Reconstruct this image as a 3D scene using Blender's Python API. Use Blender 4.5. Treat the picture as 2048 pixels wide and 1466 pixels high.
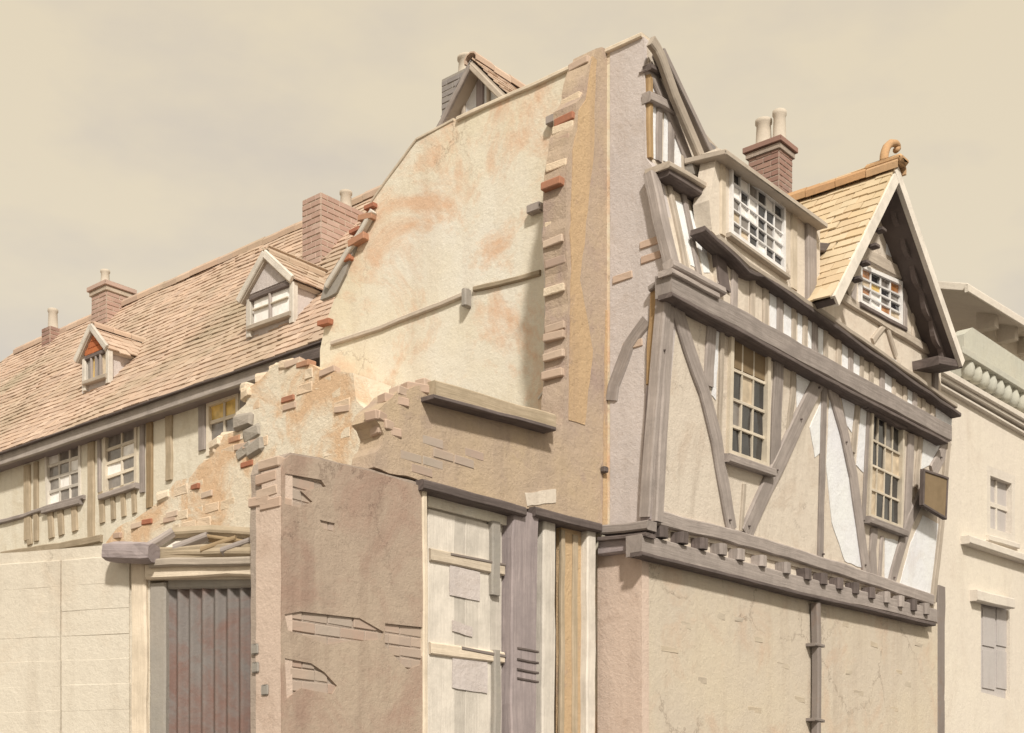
import bpy, bmesh, math, random
from mathutils import Vector, Matrix, noise as mnoise
random.seed(1942)
for o in list(bpy.data.objects): bpy.data.objects.remove(o)
SC = bpy.context.scene
COL = SC.collection
V = Vector

# ------------------------------------------------------------------ camera
F, HOR, CX = 2616.0, 1620.0, 1024.0          # focal length, eye level and centre in photo pixels
CAM = V((0, 0, 1.6))
cd = bpy.data.cameras.new('camera'); cam = bpy.data.objects.new('camera', cd); COL.objects.link(cam)
cam.location = CAM; cam.rotation_euler = (math.radians(90), 0, 0)
cd.sensor_width = 36; cd.lens = F / 2048 * 36
cd.shift_y = (HOR - 733) / 2048
cd.clip_start = 0.1; cd.clip_end = 3000
SC.camera = cam

# ------------------------------------------------------------------ world, sun, exposure
SUN_AZ, SUN_EL = math.radians(169), math.radians(40)   # clockwise from +Y
W = bpy.data.worlds.new('World'); SC.world = W; W.use_nodes = True
nt = W.node_tree; nt.nodes.clear()
def wn(t, **k):
    n = nt.nodes.new(t)
    for a, b in k.items(): setattr(n, a, b)
    return n
out = wn('ShaderNodeOutputWorld'); bg = wn('ShaderNodeBackground'); bg2 = wn('ShaderNodeBackground'); add = wn('ShaderNodeAddShader')
sky = wn('ShaderNodeTexSky', sky_type='NISHITA', sun_disc=False, sun_elevation=SUN_EL, sun_rotation=SUN_AZ)
bg.inputs['Strength'].default_value = 0.022
nt.links.new(sky.outputs[0], bg.inputs['Color'])
tc = wn('ShaderNodeTexCoord'); mp = wn('ShaderNodeMapping'); mp.inputs['Scale'].default_value = (1.2, 1.2, 2.6)
nz = wn('ShaderNodeTexNoise'); nz.inputs['Scale'].default_value = 2.1; nz.inputs['Detail'].default_value = 6; nz.inputs['Roughness'].default_value = 0.55
rp = wn('ShaderNodeValToRGB')
rp.color_ramp.elements[0].position = 0.38; rp.color_ramp.elements[0].color = (0.465, 0.398, 0.308, 1)
rp.color_ramp.elements[1].position = 0.54; rp.color_ramp.elements[1].color = (0.57, 0.478, 0.322, 1)
nt.links.new(tc.outputs['Generated'], mp.inputs['Vector']); nt.links.new(mp.outputs[0], nz.inputs['Vector'])
nt.links.new(nz.outputs['Fac'], rp.inputs['Fac']); nt.links.new(rp.outputs[0], bg2.inputs['Color'])
bg2.inputs['Strength'].default_value = 1.03
nt.links.new(bg.outputs[0], add.inputs[0]); nt.links.new(bg2.outputs[0], add.inputs[1]); nt.links.new(add.outputs[0], out.inputs[0])

sd = bpy.data.lights.new('sun', 'SUN'); sun = bpy.data.objects.new('sun', sd); COL.objects.link(sun)
sd.energy = 3.2; sd.angle = math.radians(4); sd.color = (1.0, 0.93, 0.82)
sdir = V((math.sin(SUN_AZ)*math.cos(SUN_EL), math.cos(SUN_AZ)*math.cos(SUN_EL), math.sin(SUN_EL)))
sun.rotation_euler = sdir.to_track_quat('Z', 'Y').to_euler(); sun.location = (4, -6, 14)
SC.view_settings.view_transform = 'Standard'; SC.view_settings.look = 'None'
SC.view_settings.exposure = 0.33; SC.view_settings.gamma = 1; SC.view_settings.use_curve_mapping = False
SC.render.engine = 'CYCLES'

# ------------------------------------------------------------------ materials
def new_mat(name):
    m = bpy.data.materials.new(name); m.use_nodes = True
    t = m.node_tree; b = t.nodes['Principled BSDF']
    return m, t, b
def N(t, typ, **k):
    n = t.nodes.new(typ)
    for a, b in k.items():
        if a in n.inputs: n.inputs[a].default_value = b
        else: setattr(n, a, b)
    return n
def mixc(t, fac, a, b, mode='MIX'):
    n = t.nodes.new('ShaderNodeMix'); n.data_type = 'RGBA'; n.blend_type = mode
    for sock, v in ((n.inputs[0], fac), (n.inputs[6], a), (n.inputs[7], b)):
        if isinstance(v, (int, float)): sock.default_value = v
        elif isinstance(v, tuple): sock.default_value = v + (1,) if len(v) == 3 else v
        else: t.links.new(v, sock)
    return n.outputs[2]
def ramp(t, src, lo, hi):
    n = N(t, 'ShaderNodeMapRange'); n.inputs['From Min'].default_value = lo; n.inputs['From Max'].default_value = hi
    t.links.new(src, n.inputs['Value']); return n.outputs['Result']
def bump(t, b, src, strength, dist):
    n = N(t, 'ShaderNodeBump'); n.inputs['Strength'].default_value = strength; n.inputs['Distance'].default_value = dist
    t.links.new(src, n.inputs['Height']); t.links.new(n.outputs[0], b.inputs['Normal'])
def cc(c, k=1.0):
    return (min(.9, .87*c[0]*(1+.04*k)), min(.9, .87*c[1]*(1+.14*k)), min(.9, .87*c[2]*(1+.40*k)))
def plaster(name, base, alt, stain, s_amt=0.5, scale=1.0, bumpd=0.012, rough=0.92, streak=0.5, s_lo=0.52, s_hi=0.68, off=0.0, crack=0.0):
    base, alt, stain = cc(base, .68), cc(alt, .68), cc(stain, .6)
    m, t, b = new_mat(name)
    g = N(t, 'ShaderNodeNewGeometry')
    mo = N(t, 'ShaderNodeMapping'); mo.inputs['Location'].default_value = (off, off*.7, off*1.3); t.links.new(g.outputs['Position'], mo.inputs[0])
    n1 = N(t, 'ShaderNodeTexNoise', Scale=0.75*scale, Detail=8.0, Roughness=0.62); t.links.new(mo.outputs[0], n1.inputs['Vector'])
    n2 = N(t, 'ShaderNodeTexNoise', Scale=1.7*scale, Detail=10.0, Roughness=0.7, Distortion=0.6); t.links.new(mo.outputs[0], n2.inputs['Vector'])
    mp = N(t, 'ShaderNodeMapping'); mp.inputs['Scale'].default_value = (5*scale, 5*scale, 0.55*scale); t.links.new(mo.outputs[0], mp.inputs[0])
    n3 = N(t, 'ShaderNodeTexNoise', Scale=1.0, Detail=6.0, Roughness=0.65); t.links.new(mp.outputs[0], n3.inputs['Vector'])
    n4 = N(t, 'ShaderNodeTexNoise', Scale=38.0, Detail=6.0, Roughness=0.75); t.links.new(mo.outputs[0], n4.inputs['Vector'])
    n5 = N(t, 'ShaderNodeTexNoise', Scale=7.0, Detail=9.0, Roughness=0.72); t.links.new(mo.outputs[0], n5.inputs['Vector'])
    c = mixc(t, ramp(t, n1.outputs['Fac'], 0.38, 0.62), base, alt)
    f = N(t, 'ShaderNodeMath', operation='MULTIPLY'); t.links.new(ramp(t, n2.outputs['Fac'], s_lo, s_hi), f.inputs[0]); f.inputs[1].default_value = s_amt
    c = mixc(t, f.outputs[0], c, stain)
    f2 = N(t, 'ShaderNodeMath', operation='MULTIPLY'); t.links.new(ramp(t, n3.outputs['Fac'], 0.5, 0.75), f2.inputs[0]); f2.inputs[1].default_value = streak*0.55
    c = mixc(t, f2.outputs[0], c, tuple(x*0.62 for x in stain))
    f3 = N(t, 'ShaderNodeMath', operation='MULTIPLY'); t.links.new(ramp(t, n5.outputs['Fac'], 0.56, 0.72), f3.inputs[0]); f3.inputs[1].default_value = 0.28
    c = mixc(t, f3.outputs[0], c, tuple(x*0.7 for x in alt))
    c = mixc(t, ramp(t, n4.outputs['Fac'], 0.3, 0.8), c, mixc(t, 0.16, c, (0.1, 0.08, 0.06)))
    if crack:
        vd = N(t, 'ShaderNodeVectorMath', operation='MULTIPLY_ADD'); t.links.new(n5.outputs['Color'], vd.inputs[0]); vd.inputs[1].default_value = (.35, .35, .35); t.links.new(mo.outputs[0], vd.inputs[2])
        vo = N(t, 'ShaderNodeTexVoronoi', feature='DISTANCE_TO_EDGE', Scale=1.1); t.links.new(vd.outputs[0], vo.inputs['Vector'])
        lt = ramp(t, vo.outputs['Distance'], 0.012, 0.002); ms = N(t, 'ShaderNodeMath', operation='MULTIPLY'); t.links.new(lt, ms.inputs[0]); t.links.new(ramp(t, n1.outputs['Fac'], .5, .6), ms.inputs[1])
        ms2 = N(t, 'ShaderNodeMath', operation='MULTIPLY'); t.links.new(ms.outputs[0], ms2.inputs[0]); ms2.inputs[1].default_value = crack
        c = mixc(t, ms2.outputs[0], c, tuple(x*.35 for x in stain))
    t.links.new(c, b.inputs['Base Color']); b.inputs['Roughness'].default_value = rough
    b.inputs['Specular IOR Level'].default_value = 0.2
    a = N(t, 'ShaderNodeMath', operation='ADD'); t.links.new(n4.outputs['Fac'], a.inputs[0])
    a2 = N(t, 'ShaderNodeMath', operation='MULTIPLY'); t.links.new(n5.outputs['Fac'], a2.inputs[0]); a2.inputs[1].default_value = 2.6
    t.links.new(a2.outputs[0], a.inputs[1])
    bump(t, b, a.outputs[0], 0.5, bumpd)
    return m
def wood(name, base, alt, rough=0.85, contrast=1.0):
    base, alt = cc(base, .32), cc(alt, .32)
    m, t, b = new_mat(name)
    uv = N(t, 'ShaderNodeUVMap'); oi = N(t, 'ShaderNodeObjectInfo')
    mp = N(t, 'ShaderNodeMapping'); mp.inputs['Scale'].default_value = (2.2, 34, 1); t.links.new(uv.outputs[0], mp.inputs[0])
    va = N(t, 'ShaderNodeVectorMath', operation='ADD'); t.links.new(mp.outputs[0], va.inputs[0])
    sc = N(t, 'ShaderNodeMath', operation='MULTIPLY'); t.links.new(oi.outputs['Random'], sc.inputs[0]); sc.inputs[1].default_value = 90
    t.links.new(sc.outputs[0], va.inputs[1])
    n1 = N(t, 'ShaderNodeTexNoise', Scale=1.0, Detail=8.0, Roughness=0.7); t.links.new(va.outputs[0], n1.inputs['Vector'])
    g = N(t, 'ShaderNodeNewGeometry')
    n2 = N(t, 'ShaderNodeTexNoise', Scale=4.5, Detail=8.0, Roughness=0.7); t.links.new(g.outputs['Position'], n2.inputs['Vector'])
    c = mixc(t, ramp(t, n1.outputs['Fac'], 0.35, 0.68), tuple(x*(1-.22*contrast) for x in base), alt)
    c = mixc(t, ramp(t, n2.outputs['Fac'], 0.42, 0.72), c, tuple(0.75*x for x in base))
    hs = N(t, 'ShaderNodeHueSaturation'); t.links.new(c, hs.inputs['Color'])
    t.links.new(ramp(t, oi.outputs['Random'], -2.0, 2.4), hs.inputs['Value'])
    mr = hs.inputs['Value'].links[0].from_node; mr.inputs['From Min'].default_value = 0; mr.inputs['From Max'].default_value = 1
    mr.inputs['To Min'].default_value = 0.84; mr.inputs['To Max'].default_value = 1.14
    t.links.new(hs.outputs[0], b.inputs['Base Color']); b.inputs['Roughness'].default_value = rough
    b.inputs['Specular IOR Level'].default_value = 0.25
    a = N(t, 'ShaderNodeMath', operation='ADD'); t.links.new(n1.outputs['Fac'], a.inputs[0]); t.links.new(n2.outputs['Fac'], a.inputs[1])
    bump(t, b, a.outputs[0], 0.7, 0.01)
    return m
def piece(name, cols, rough=0.9, bd=0.004, gs=2.2, grime=(0.12, 0.11, 0.09), g_amt=0.5):
    """bricks, tiles, stones: colour chosen per piece"""
    cols = [cc(c, .6) for c in cols]; grime = cc(grime, .5)
    m, t, b = new_mat(name)
    oi = N(t, 'ShaderNodeObjectInfo'); at = N(t, 'ShaderNodeAttribute', attribute_name='rnd')
    ad = N(t, 'ShaderNodeMath', operation='ADD'); t.links.new(oi.outputs['Random'], ad.inputs[0]); t.links.new(at.outputs['Fac'], ad.inputs[1])
    fr = N(t, 'ShaderNodeMath', operation='FRACT'); t.links.new(ad.outputs[0], fr.inputs[0])
    cr = N(t, 'ShaderNodeValToRGB'); e = cr.color_ramp.elements
    while len(e) < len(cols): e.new(0.5)
    for i, c in enumerate(cols): e[i].position = i/(len(cols)-1); e[i].color = c + (1,)
    t.links.new(fr.outputs[0], cr.inputs[0])
    g = N(t, 'ShaderNodeNewGeometry')
    n1 = N(t, 'ShaderNodeTexNoise', Scale=gs, Detail=8.0, Roughness=0.7); t.links.new(g.outputs['Position'], n1.inputs['Vector'])
    n2 = N(t, 'ShaderNodeTexNoise', Scale=45.0, Detail=5.0, Roughness=0.7); t.links.new(g.outputs['Position'], n2.inputs['Vector'])
    f = N(t, 'ShaderNodeMath', operation='MULTIPLY'); t.links.new(ramp(t, n1.outputs['Fac'], 0.45, 0.72), f.inputs[0]); f.inputs[1].default_value = g_amt
    c = mixc(t, f.outputs[0], cr.outputs[0], grime)
    f2 = N(t, 'ShaderNodeMath', operation='MULTIPLY'); t.links.new(ramp(t, n2.outputs['Fac'], 0.4, 0.8), f2.inputs[0]); f2.inputs[1].default_value = 0.3
    c = mixc(t, f2.outputs[0], c, grime)
    t.links.new(c, b.inputs['Base Color']); b.inputs['Roughness'].default_value = rough; b.inputs['Specular IOR Level'].default_value = 0.2
    bump(t, b, n2.outputs['Fac'], 0.6, bd)
    return m
def glass(name, col, rough=0.06, spec=0.9):
    m, t, b = new_mat(name)
    oi = N(t, 'ShaderNodeObjectInfo')
    g = N(t, 'ShaderNodeNewGeometry'); n = N(t, 'ShaderNodeTexNoise', Scale=9.0, Detail=4.0); t.links.new(g.outputs['Position'], n.inputs['Vector'])
    c = mixc(t, ramp(t, n.outputs['Fac'], 0.35, 0.75), col, tuple(min(1, x*1.7+0.012) for x in col))
    t.links.new(c, b.inputs['Base Color']); b.inputs['Roughness'].default_value = rough; b.inputs['IOR'].default_value = 1.52
    b.inputs['Specular IOR Level'].default_value = spec
    bump(t, b, n.outputs['Fac'], 0.25, 0.01)
    return m

M = {}
M['cream']   = plaster('cream_plaster', (0.88, 0.80, 0.63), (0.85, 0.73, 0.50), (0.80, 0.53, 0.33), 0.95, 0.55, 0.010, streak=0.45, s_lo=.49, s_hi=.62, crack=.5)
M['yardrender']= plaster('yard_render', (0.76, 0.665, 0.50), (0.71, 0.61, 0.45), (0.70, 0.55, 0.38), 0.4, 0.9, 0.010, streak=0.6, off=5.0, crack=.5)
M['greywall']= plaster('grey_plaster', (0.70, 0.60, 0.505), (0.64, 0.555, 0.475), (0.52, 0.41, 0.31), 0.4, 1.3, 0.012, streak=0.45)
M['brown']   = plaster('brown_render', (0.60, 0.445, 0.275), (0.54, 0.405, 0.285), (0.44, 0.315, 0.26), 0.7, 1.1, 0.022, streak=0.6)
M['ochre']   = plaster('ochre_render', (0.68, 0.47, 0.25), (0.63, 0.43, 0.235), (0.48, 0.345, 0.265), 0.75, 1.0, 0.022, streak=0.7, off=3.0)
M['beige']   = plaster('beige_infill', (0.80, 0.68, 0.51), (0.77, 0.65, 0.49), (0.62, 0.48, 0.34), 0.5, 1.6, 0.010, streak=0.7, crack=.6)
M['white']   = plaster('white_limewash', (0.95, 0.92, 0.90), (0.92, 0.88, 0.84), (0.68, 0.57, 0.45), 0.3, 1.6, 0.010, streak=0.3)
M['yellow']  = plaster('yellow_render', (0.70, 0.58, 0.40), (0.66, 0.55, 0.40), (0.64, 0.46, 0.31), 0.7, 1.0, 0.012, streak=0.6, crack=.55)
M['pink']    = plaster('pink_render', (0.75, 0.57, 0.42), (0.71, 0.54, 0.40), (0.52, 0.36, 0.25), 0.5, 1.4, 0.014, streak=0.4)
M['ruin']    = plaster('broken_masonry', (0.88, 0.77, 0.57), (0.86, 0.71, 0.49), (0.78, 0.52, 0.30), 0.95, 1.0, 0.024, streak=0.15, s_lo=0.45, s_hi=0.58)
M['cottage'] = plaster('cottage_limewash', (0.84, 0.75, 0.56), (0.80, 0.70, 0.51), (0.64, 0.52, 0.33), 0.45, 1.6, 0.012, streak=0.4)
M['mortar']  = plaster('brown_mortar', (0.50, 0.39, 0.285), (0.46, 0.365, 0.275), (0.40, 0.30, 0.225), 0.6, 1.5, 0.02)
M['greybrown']= plaster('grey_brown_render', (0.52, 0.40, 0.275), (0.47, 0.355, 0.25), (0.42, 0.275, 0.195), .8, .9, .012, streak=.9, s_lo=.46, s_hi=.62, crack=.5)
M['lime']    = plaster('lime_mortar', (0.62, 0.50, 0.36), (0.58, 0.46, 0.33), (0.5, 0.36, 0.24), 0.5, 1.5, 0.02)
M['far']     = plaster('far_render', (0.84, 0.73, 0.55), (0.80, 0.69, 0.53), (0.66, 0.54, 0.40), 0.35, 0.8, 0.01, streak=0.25)
M['farstone']= plaster('far_stone', (0.80, 0.70, 0.54), (0.76, 0.66, 0.52), (0.58, 0.49, 0.38), 0.3, 1.0, 0.01, streak=0.2)
M['fargreen']= plaster('far_copper', (0.60, 0.56, 0.42), (0.56, 0.53, 0.41), (0.62, 0.55, 0.41), 0.4, 2.0, 0.01)
M['farwin']  = plaster('far_faint', (0.58, 0.51, 0.43), (0.55, 0.49, 0.42), (0.50, 0.44, 0.37), 0.3, 2.0, 0.005)  # far panes and door lightened to look faint
M['ground']  = plaster('rubble_ground', (0.36, 0.29, 0.21), (0.30, 0.25, 0.19), (0.22, 0.17, 0.13), 0.6, 0.6, 0.05)
M['asphalt'] = plaster('asphalt', (0.06, 0.058, 0.055), (0.05, 0.05, 0.05), (0.09, 0.085, 0.08), 0.5, 1.0, 0.01)
M['paving']  = plaster('paving_stone', (0.34, 0.31, 0.27), (0.30, 0.28, 0.25), (0.22, 0.2, 0.18), 0.5, 1.0, 0.012)
M['timber']  = wood('grey_timber', (0.41, 0.35, 0.305), (0.50, 0.43, 0.375))
M['timberl'] = wood('light_timber', (0.57, 0.48, 0.375), (0.64, 0.545, 0.43))
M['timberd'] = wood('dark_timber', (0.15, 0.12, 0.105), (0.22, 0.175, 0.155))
M['timberv'] = wood('violet_timber', (0.37, 0.31, 0.295), (0.45, 0.375, 0.35))
M['tan']     = wood('tan_timber', (0.47, 0.30, 0.145), (0.56, 0.385, 0.20))
M['cottimber']= wood('cottage_timber', (0.49, 0.39, 0.26), (0.57, 0.46, 0.32))
M['lattice'] = wood('white_lattice', (0.90, 0.86, 0.80), (0.95, 0.92, 0.86), 0.6, 0.2)
M['paint']   = wood('cream_paint', (0.76, 0.66, 0.50), (0.82, 0.72, 0.57), 0.6, 0.35)
M['board']   = wood('pale_board', (0.74, 0.62, 0.46), (0.80, 0.68, 0.52), 0.8, 0.3)
M['whiteboard']= wood('white_board', (0.76, 0.69, 0.58), (0.82, 0.745, 0.63), 0.75, 0.35)
M['sign']    = wood('sign_wood', (0.33, 0.235, 0.13), (0.40, 0.29, 0.17))
M['fascia']  = wood('lilac_fascia', (0.46, 0.40, 0.345), (0.53, 0.465, 0.40), 0.8, 0.5)
M['lead']    = plaster('lead_sheet', (0.40, 0.345, 0.27), (0.36, 0.32, 0.255), (0.44, 0.385, 0.29), 0.4, 3.0, 0.006, rough=0.6)
M['iron']    = plaster('iron_pipe', (0.25, 0.205, 0.165), (0.28, 0.23, 0.185), (0.28, 0.18, 0.12), 0.4, 3.0, 0.004, rough=0.6)
M['rust']    = plaster('rusty_sheet', (0.25, 0.215, 0.18), (0.21, 0.18, 0.15), (0.24, 0.14, 0.105), 0.9, 1.4, 0.006, rough=0.6, s_lo=0.44, s_hi=0.6)
M['tile']    = piece('clay_tile', [(0.66, 0.465, 0.315), (0.57, 0.395, 0.27), (0.69, 0.505, 0.355), (0.53, 0.375, 0.265), (0.63, 0.445, 0.305)], grime=(0.38, 0.31, 0.20), g_amt=0.9, gs=.5)
M['tilepale']= piece('pale_tile', [(0.70, 0.52, 0.31), (0.64, 0.475, 0.285), (0.74, 0.58, 0.37), (0.66, 0.49, 0.28)], grime=(0.50, 0.41, 0.24), g_amt=0.5)
M['tilegrey']= piece('grey_tile', [(0.34, 0.30, 0.26), (0.29, 0.255, 0.225), (0.38, 0.335, 0.28)], grime=(0.2, 0.18, 0.15))
M['ridge']   = piece('ridge_tile', [(0.66, 0.40, 0.19), (0.60, 0.34, 0.16), (0.68, 0.45, 0.24)], g_amt=0.3)
M['brick']   = piece('red_brick', [(0.40, 0.235, 0.165), (0.34, 0.185, 0.135), (0.44, 0.275, 0.195), (0.37, 0.225, 0.17)], grime=(0.2, 0.15, 0.12), g_amt=0.4)
M['brickbrown']= piece('brown_brick', [(0.49, 0.365, 0.255), (0.46, 0.35, 0.26), (0.51, 0.385, 0.28), (0.47, 0.325, 0.235), (0.48, 0.38, 0.29)], grime=(0.40, 0.345, 0.26), g_amt=0.65)
M['brickpale']= piece('pale_brick', [(0.60, 0.44, 0.31), (0.55, 0.385, 0.27), (0.64, 0.49, 0.35)], grime=(0.42, 0.33, 0.24), g_amt=0.4)
M['brickmid']= piece('pinkish_brick', [(0.52, 0.345, 0.25), (0.47, 0.30, 0.22), (0.57, 0.40, 0.30)], grime=(0.35, 0.26, 0.2), g_amt=0.4)
M['brickred']= piece('bright_brick', [(0.50, 0.20, 0.10), (0.44, 0.165, 0.09), (0.55, 0.30, 0.17)], g_amt=0.25)
M['stone']   = piece('rubble_stone', [(0.82, 0.68, 0.48), (0.80, 0.62, 0.41), (0.84, 0.72, 0.53), (0.78, 0.57, 0.37), (0.80, 0.67, 0.48)], grime=(0.60, 0.45, 0.29), g_amt=0.45, bd=0.02)
M['stonegrey']= piece('grey_stone', [(0.42, 0.36, 0.28), (0.38, 0.33, 0.26), (0.46, 0.40, 0.31)], grime=(0.3, 0.25, 0.19), bd=0.02)
M['stonegrey2']= piece('buff_stone', [(0.56, 0.47, 0.34), (0.60, 0.48, 0.32), (0.52, 0.44, 0.33)], grime=(0.45, 0.37, 0.27), bd=0.01)
M['hung']    = piece('orange_hung', [(0.58, 0.18, 0.06), (0.50, 0.15, 0.055), (0.62, 0.22, 0.08)], g_amt=0.25)
M['pot']     = piece('chimney_pot_clay', [(0.66, 0.56, 0.42), (0.60, 0.50, 0.37)], grime=(0.35, 0.30, 0.23), g_amt=0.4)
M['g_dark']  = glass('dark_pane', (0.018, 0.018, 0.022))
M['g_grey']  = glass('grey_pane', (0.16, 0.145, 0.135), 0.15)
M['g_white'] = glass('sky_or_curtain_pane', (0.80, 0.78, 0.77), 0.25, 0.5)  # sky reflection put into the pane colour; also stands for dormer curtains
M['g_beige'] = glass('beige_pane', (0.44, 0.365, 0.27), 0.3, 0.5)  # plain beige pane tone
M['g_amber'] = glass('amber_pane', (0.30, 0.13, 0.045), 0.12)
M['g_yellow']= glass('ochre_pane', (0.55, 0.39, 0.13), 0.25, 0.5)
M['void']    = plaster('dark_room', (0.05, 0.043, 0.038), (0.06, 0.05, 0.045), (0.04, 0.035, 0.03), 0.3, 1.0, 0.005)

# ------------------------------------------------------------------ planes and pixels
Z = V((0, 0, 1))
dR = V((2226, 2616, 0)).normalized()     # along the right-hand street, away
dL = V((-3074, 2616, 0)).normalized()    # along the left-hand street, away
def ray(px, py): return V(((px-CX)/F, 1.0, (HOR-py)/F))
def proj(P):
    d = P.y
    return (CX + F*P.x/d, HOR - F*(P.z-CAM.z)/d) if d > .1 else (-9e3, -9e3)
class Plane:
    def __init__(s, o, u, v=Z):
        s.o = o.copy(); s.u = u.normalized(); s.v = v.normalized()
        n = s.u.cross(s.v).normalized()
        if n.dot(CAM - o) < 0: n = -n
        s.n = n
    def hit(s, px, py, off=0.0):
        g = py == 'g'
        r = ray(px, HOR if g else py)
        t = (s.o + s.n*off - CAM).dot(s.n) / r.dot(s.n)
        P = CAM + r*t
        if g: P.z = -0.03
        return P
    def uv(s, P): d = P - s.o; return (d.dot(s.u), d.dot(s.v))
    def at(s, a, b, off=0): return s.o + s.u*a + s.v*b + s.n*off
    def shift(s, off): return Plane(s.o + s.n*off, s.u, s.v)

CORNER = V(((1287-CX)/F*10.9, 10.9, 0))
S  = Plane(CORNER, dL)                                   # flank of the corner house
a_ = S.hit(1297, 1050); b_ = S.hit(1340, 562)
F1 = Plane(a_, dR, b_ - a_)                              # first floor front, leaning out
F2 = Plane(S.hit(1347, 548), dR)                         # frieze, dormer and gable
c_ = S.hit(1347, 530); e_ = S.hit(1304, 332)
F3 = Plane(c_, dR, e_ - c_)                              # sloping panel beside the corner
F4 = Plane(S.hit(1292, 300), dR)                         # half gable on top
G  = Plane(S.hit(1287, 1200), dR)                        # ground floor front
W2 = Plane(S.hit(1214, 1000), dR)                        # ruined street front of the lost neighbour
K  = S.shift(-0.8)                                       # cottage front
RU = S.shift(0.55)                                       # broken masonry before the cottage
W2E = W2.hit(562, 1200)                                  # free end of the ruined front
E2 = Plane(W2E, dL)                                      # its end face
YP = E2.hit(508, 1200)
Y  = Plane(YP + V((0.0, 0.25, 0)), V((-0.92, 0.39, 0)))  # yard wall with the iron sheet door

# ------------------------------------------------------------------ object helpers
ROOT = {}
def thing(name, label, cat, loc, group=None):
    o = bpy.data.objects.new(name, None); COL.objects.link(o); o.location = loc
    o.empty_display_size = 0.3
    o['label'] = label; o['category'] = cat
    if group: o['group'] = group
    ROOT[o.name] = V(loc); return o
def base_of(o): return ROOT.get(o.name, V((0, 0, 0))) if o else V((0, 0, 0))
def link(name, me, mat, parent):
    o = bpy.data.objects.new(name, me); COL.objects.link(o)
    if mat and not me.materials: me.materials.append(M[mat])
    if parent: o.parent = parent; ROOT[o.name] = base_of(parent)
    return o
def mesh_obj(name, verts, faces, mat, parent=None, smooth=False, uvs=None):
    b = base_of(parent)
    me = bpy.data.meshes.new(name); me.from_pydata([tuple(v - b) for v in verts], [], faces)
    if uvs:
        l = me.uv_layers.new(name='UVMap'); k = 0
        for f in uvs:
            for c in f: l.data[k].uv = c; k += 1
    if smooth:
        for p in me.polygons: p.use_smooth = True
    me.update()
    return link(name, me, mat, parent)
def bm_obj(name, bm, mat, parent=None, smooth=False):
    b = base_of(parent)
    bmesh.ops.translate(bm, verts=bm.verts, vec=-b)
    bmesh.ops.recalc_face_normals(bm, faces=bm.faces)
    me = bpy.data.meshes.new(name); bm.to_mesh(me); bm.free()
    if smooth:
        for p in me.polygons: p.use_smooth = True
    return link(name, me, mat, parent)
def rough_edge(pts, seg, amp):
    """break an outline into short ragged steps (3D points)"""
    outp = []
    for i, p in enumerate(pts):
        q = pts[(i+1) % len(pts)]; L = (q-p).length
        k = max(1, int(L/seg))
        for j in range(k):
            x = p.lerp(q, j/k)
            if j: x = x + mnoise.noise_vector(x*7.3)*amp
            outp.append(x)
    return outp
def prism(name, plane, poly, mat, parent, front=0.0, depth=0.2, holes=(), rag=None, ragmask=None):
    pts = [plane.hit(x, y, front) for x, y in poly]
    if rag: 
        pts = rough_edge(pts, rag[0], rag[1])
        for p in pts:                                     # back onto the plane
            d = (p - plane.o - plane.n*front).dot(plane.n); p -= plane.n*d
    return prism3(name, plane, pts, mat, parent, depth, [[plane.hit(x, y, front) for x, y in h] for h in holes])
def prism3(name, plane, pts, mat, parent, depth, holes=()):
    bm = bmesh.new(); edges = []
    for ring in [pts] + list(holes):
        vs = [bm.verts.new(p) for p in ring]
        for i in range(len(vs)): edges.append(bm.edges.new((vs[i], vs[(i+1) % len(vs)])))
    if not holes and len(pts) <= 4:
        bm.faces.new(bm.verts[:])
    else:
        bmesh.ops.triangle_fill(bm, edges=edges, use_beauty=True, use_dissolve=False, normal=plane.n)
    ex = bmesh.ops.extrude_face_region(bm, geom=bm.faces[:])
    bmesh.ops.translate(bm, verts=[g for g in ex['geom'] if isinstance(g, bmesh.types.BMVert)], vec=-plane.n*depth)
    return bm_obj(name, bm, mat, parent)
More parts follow.
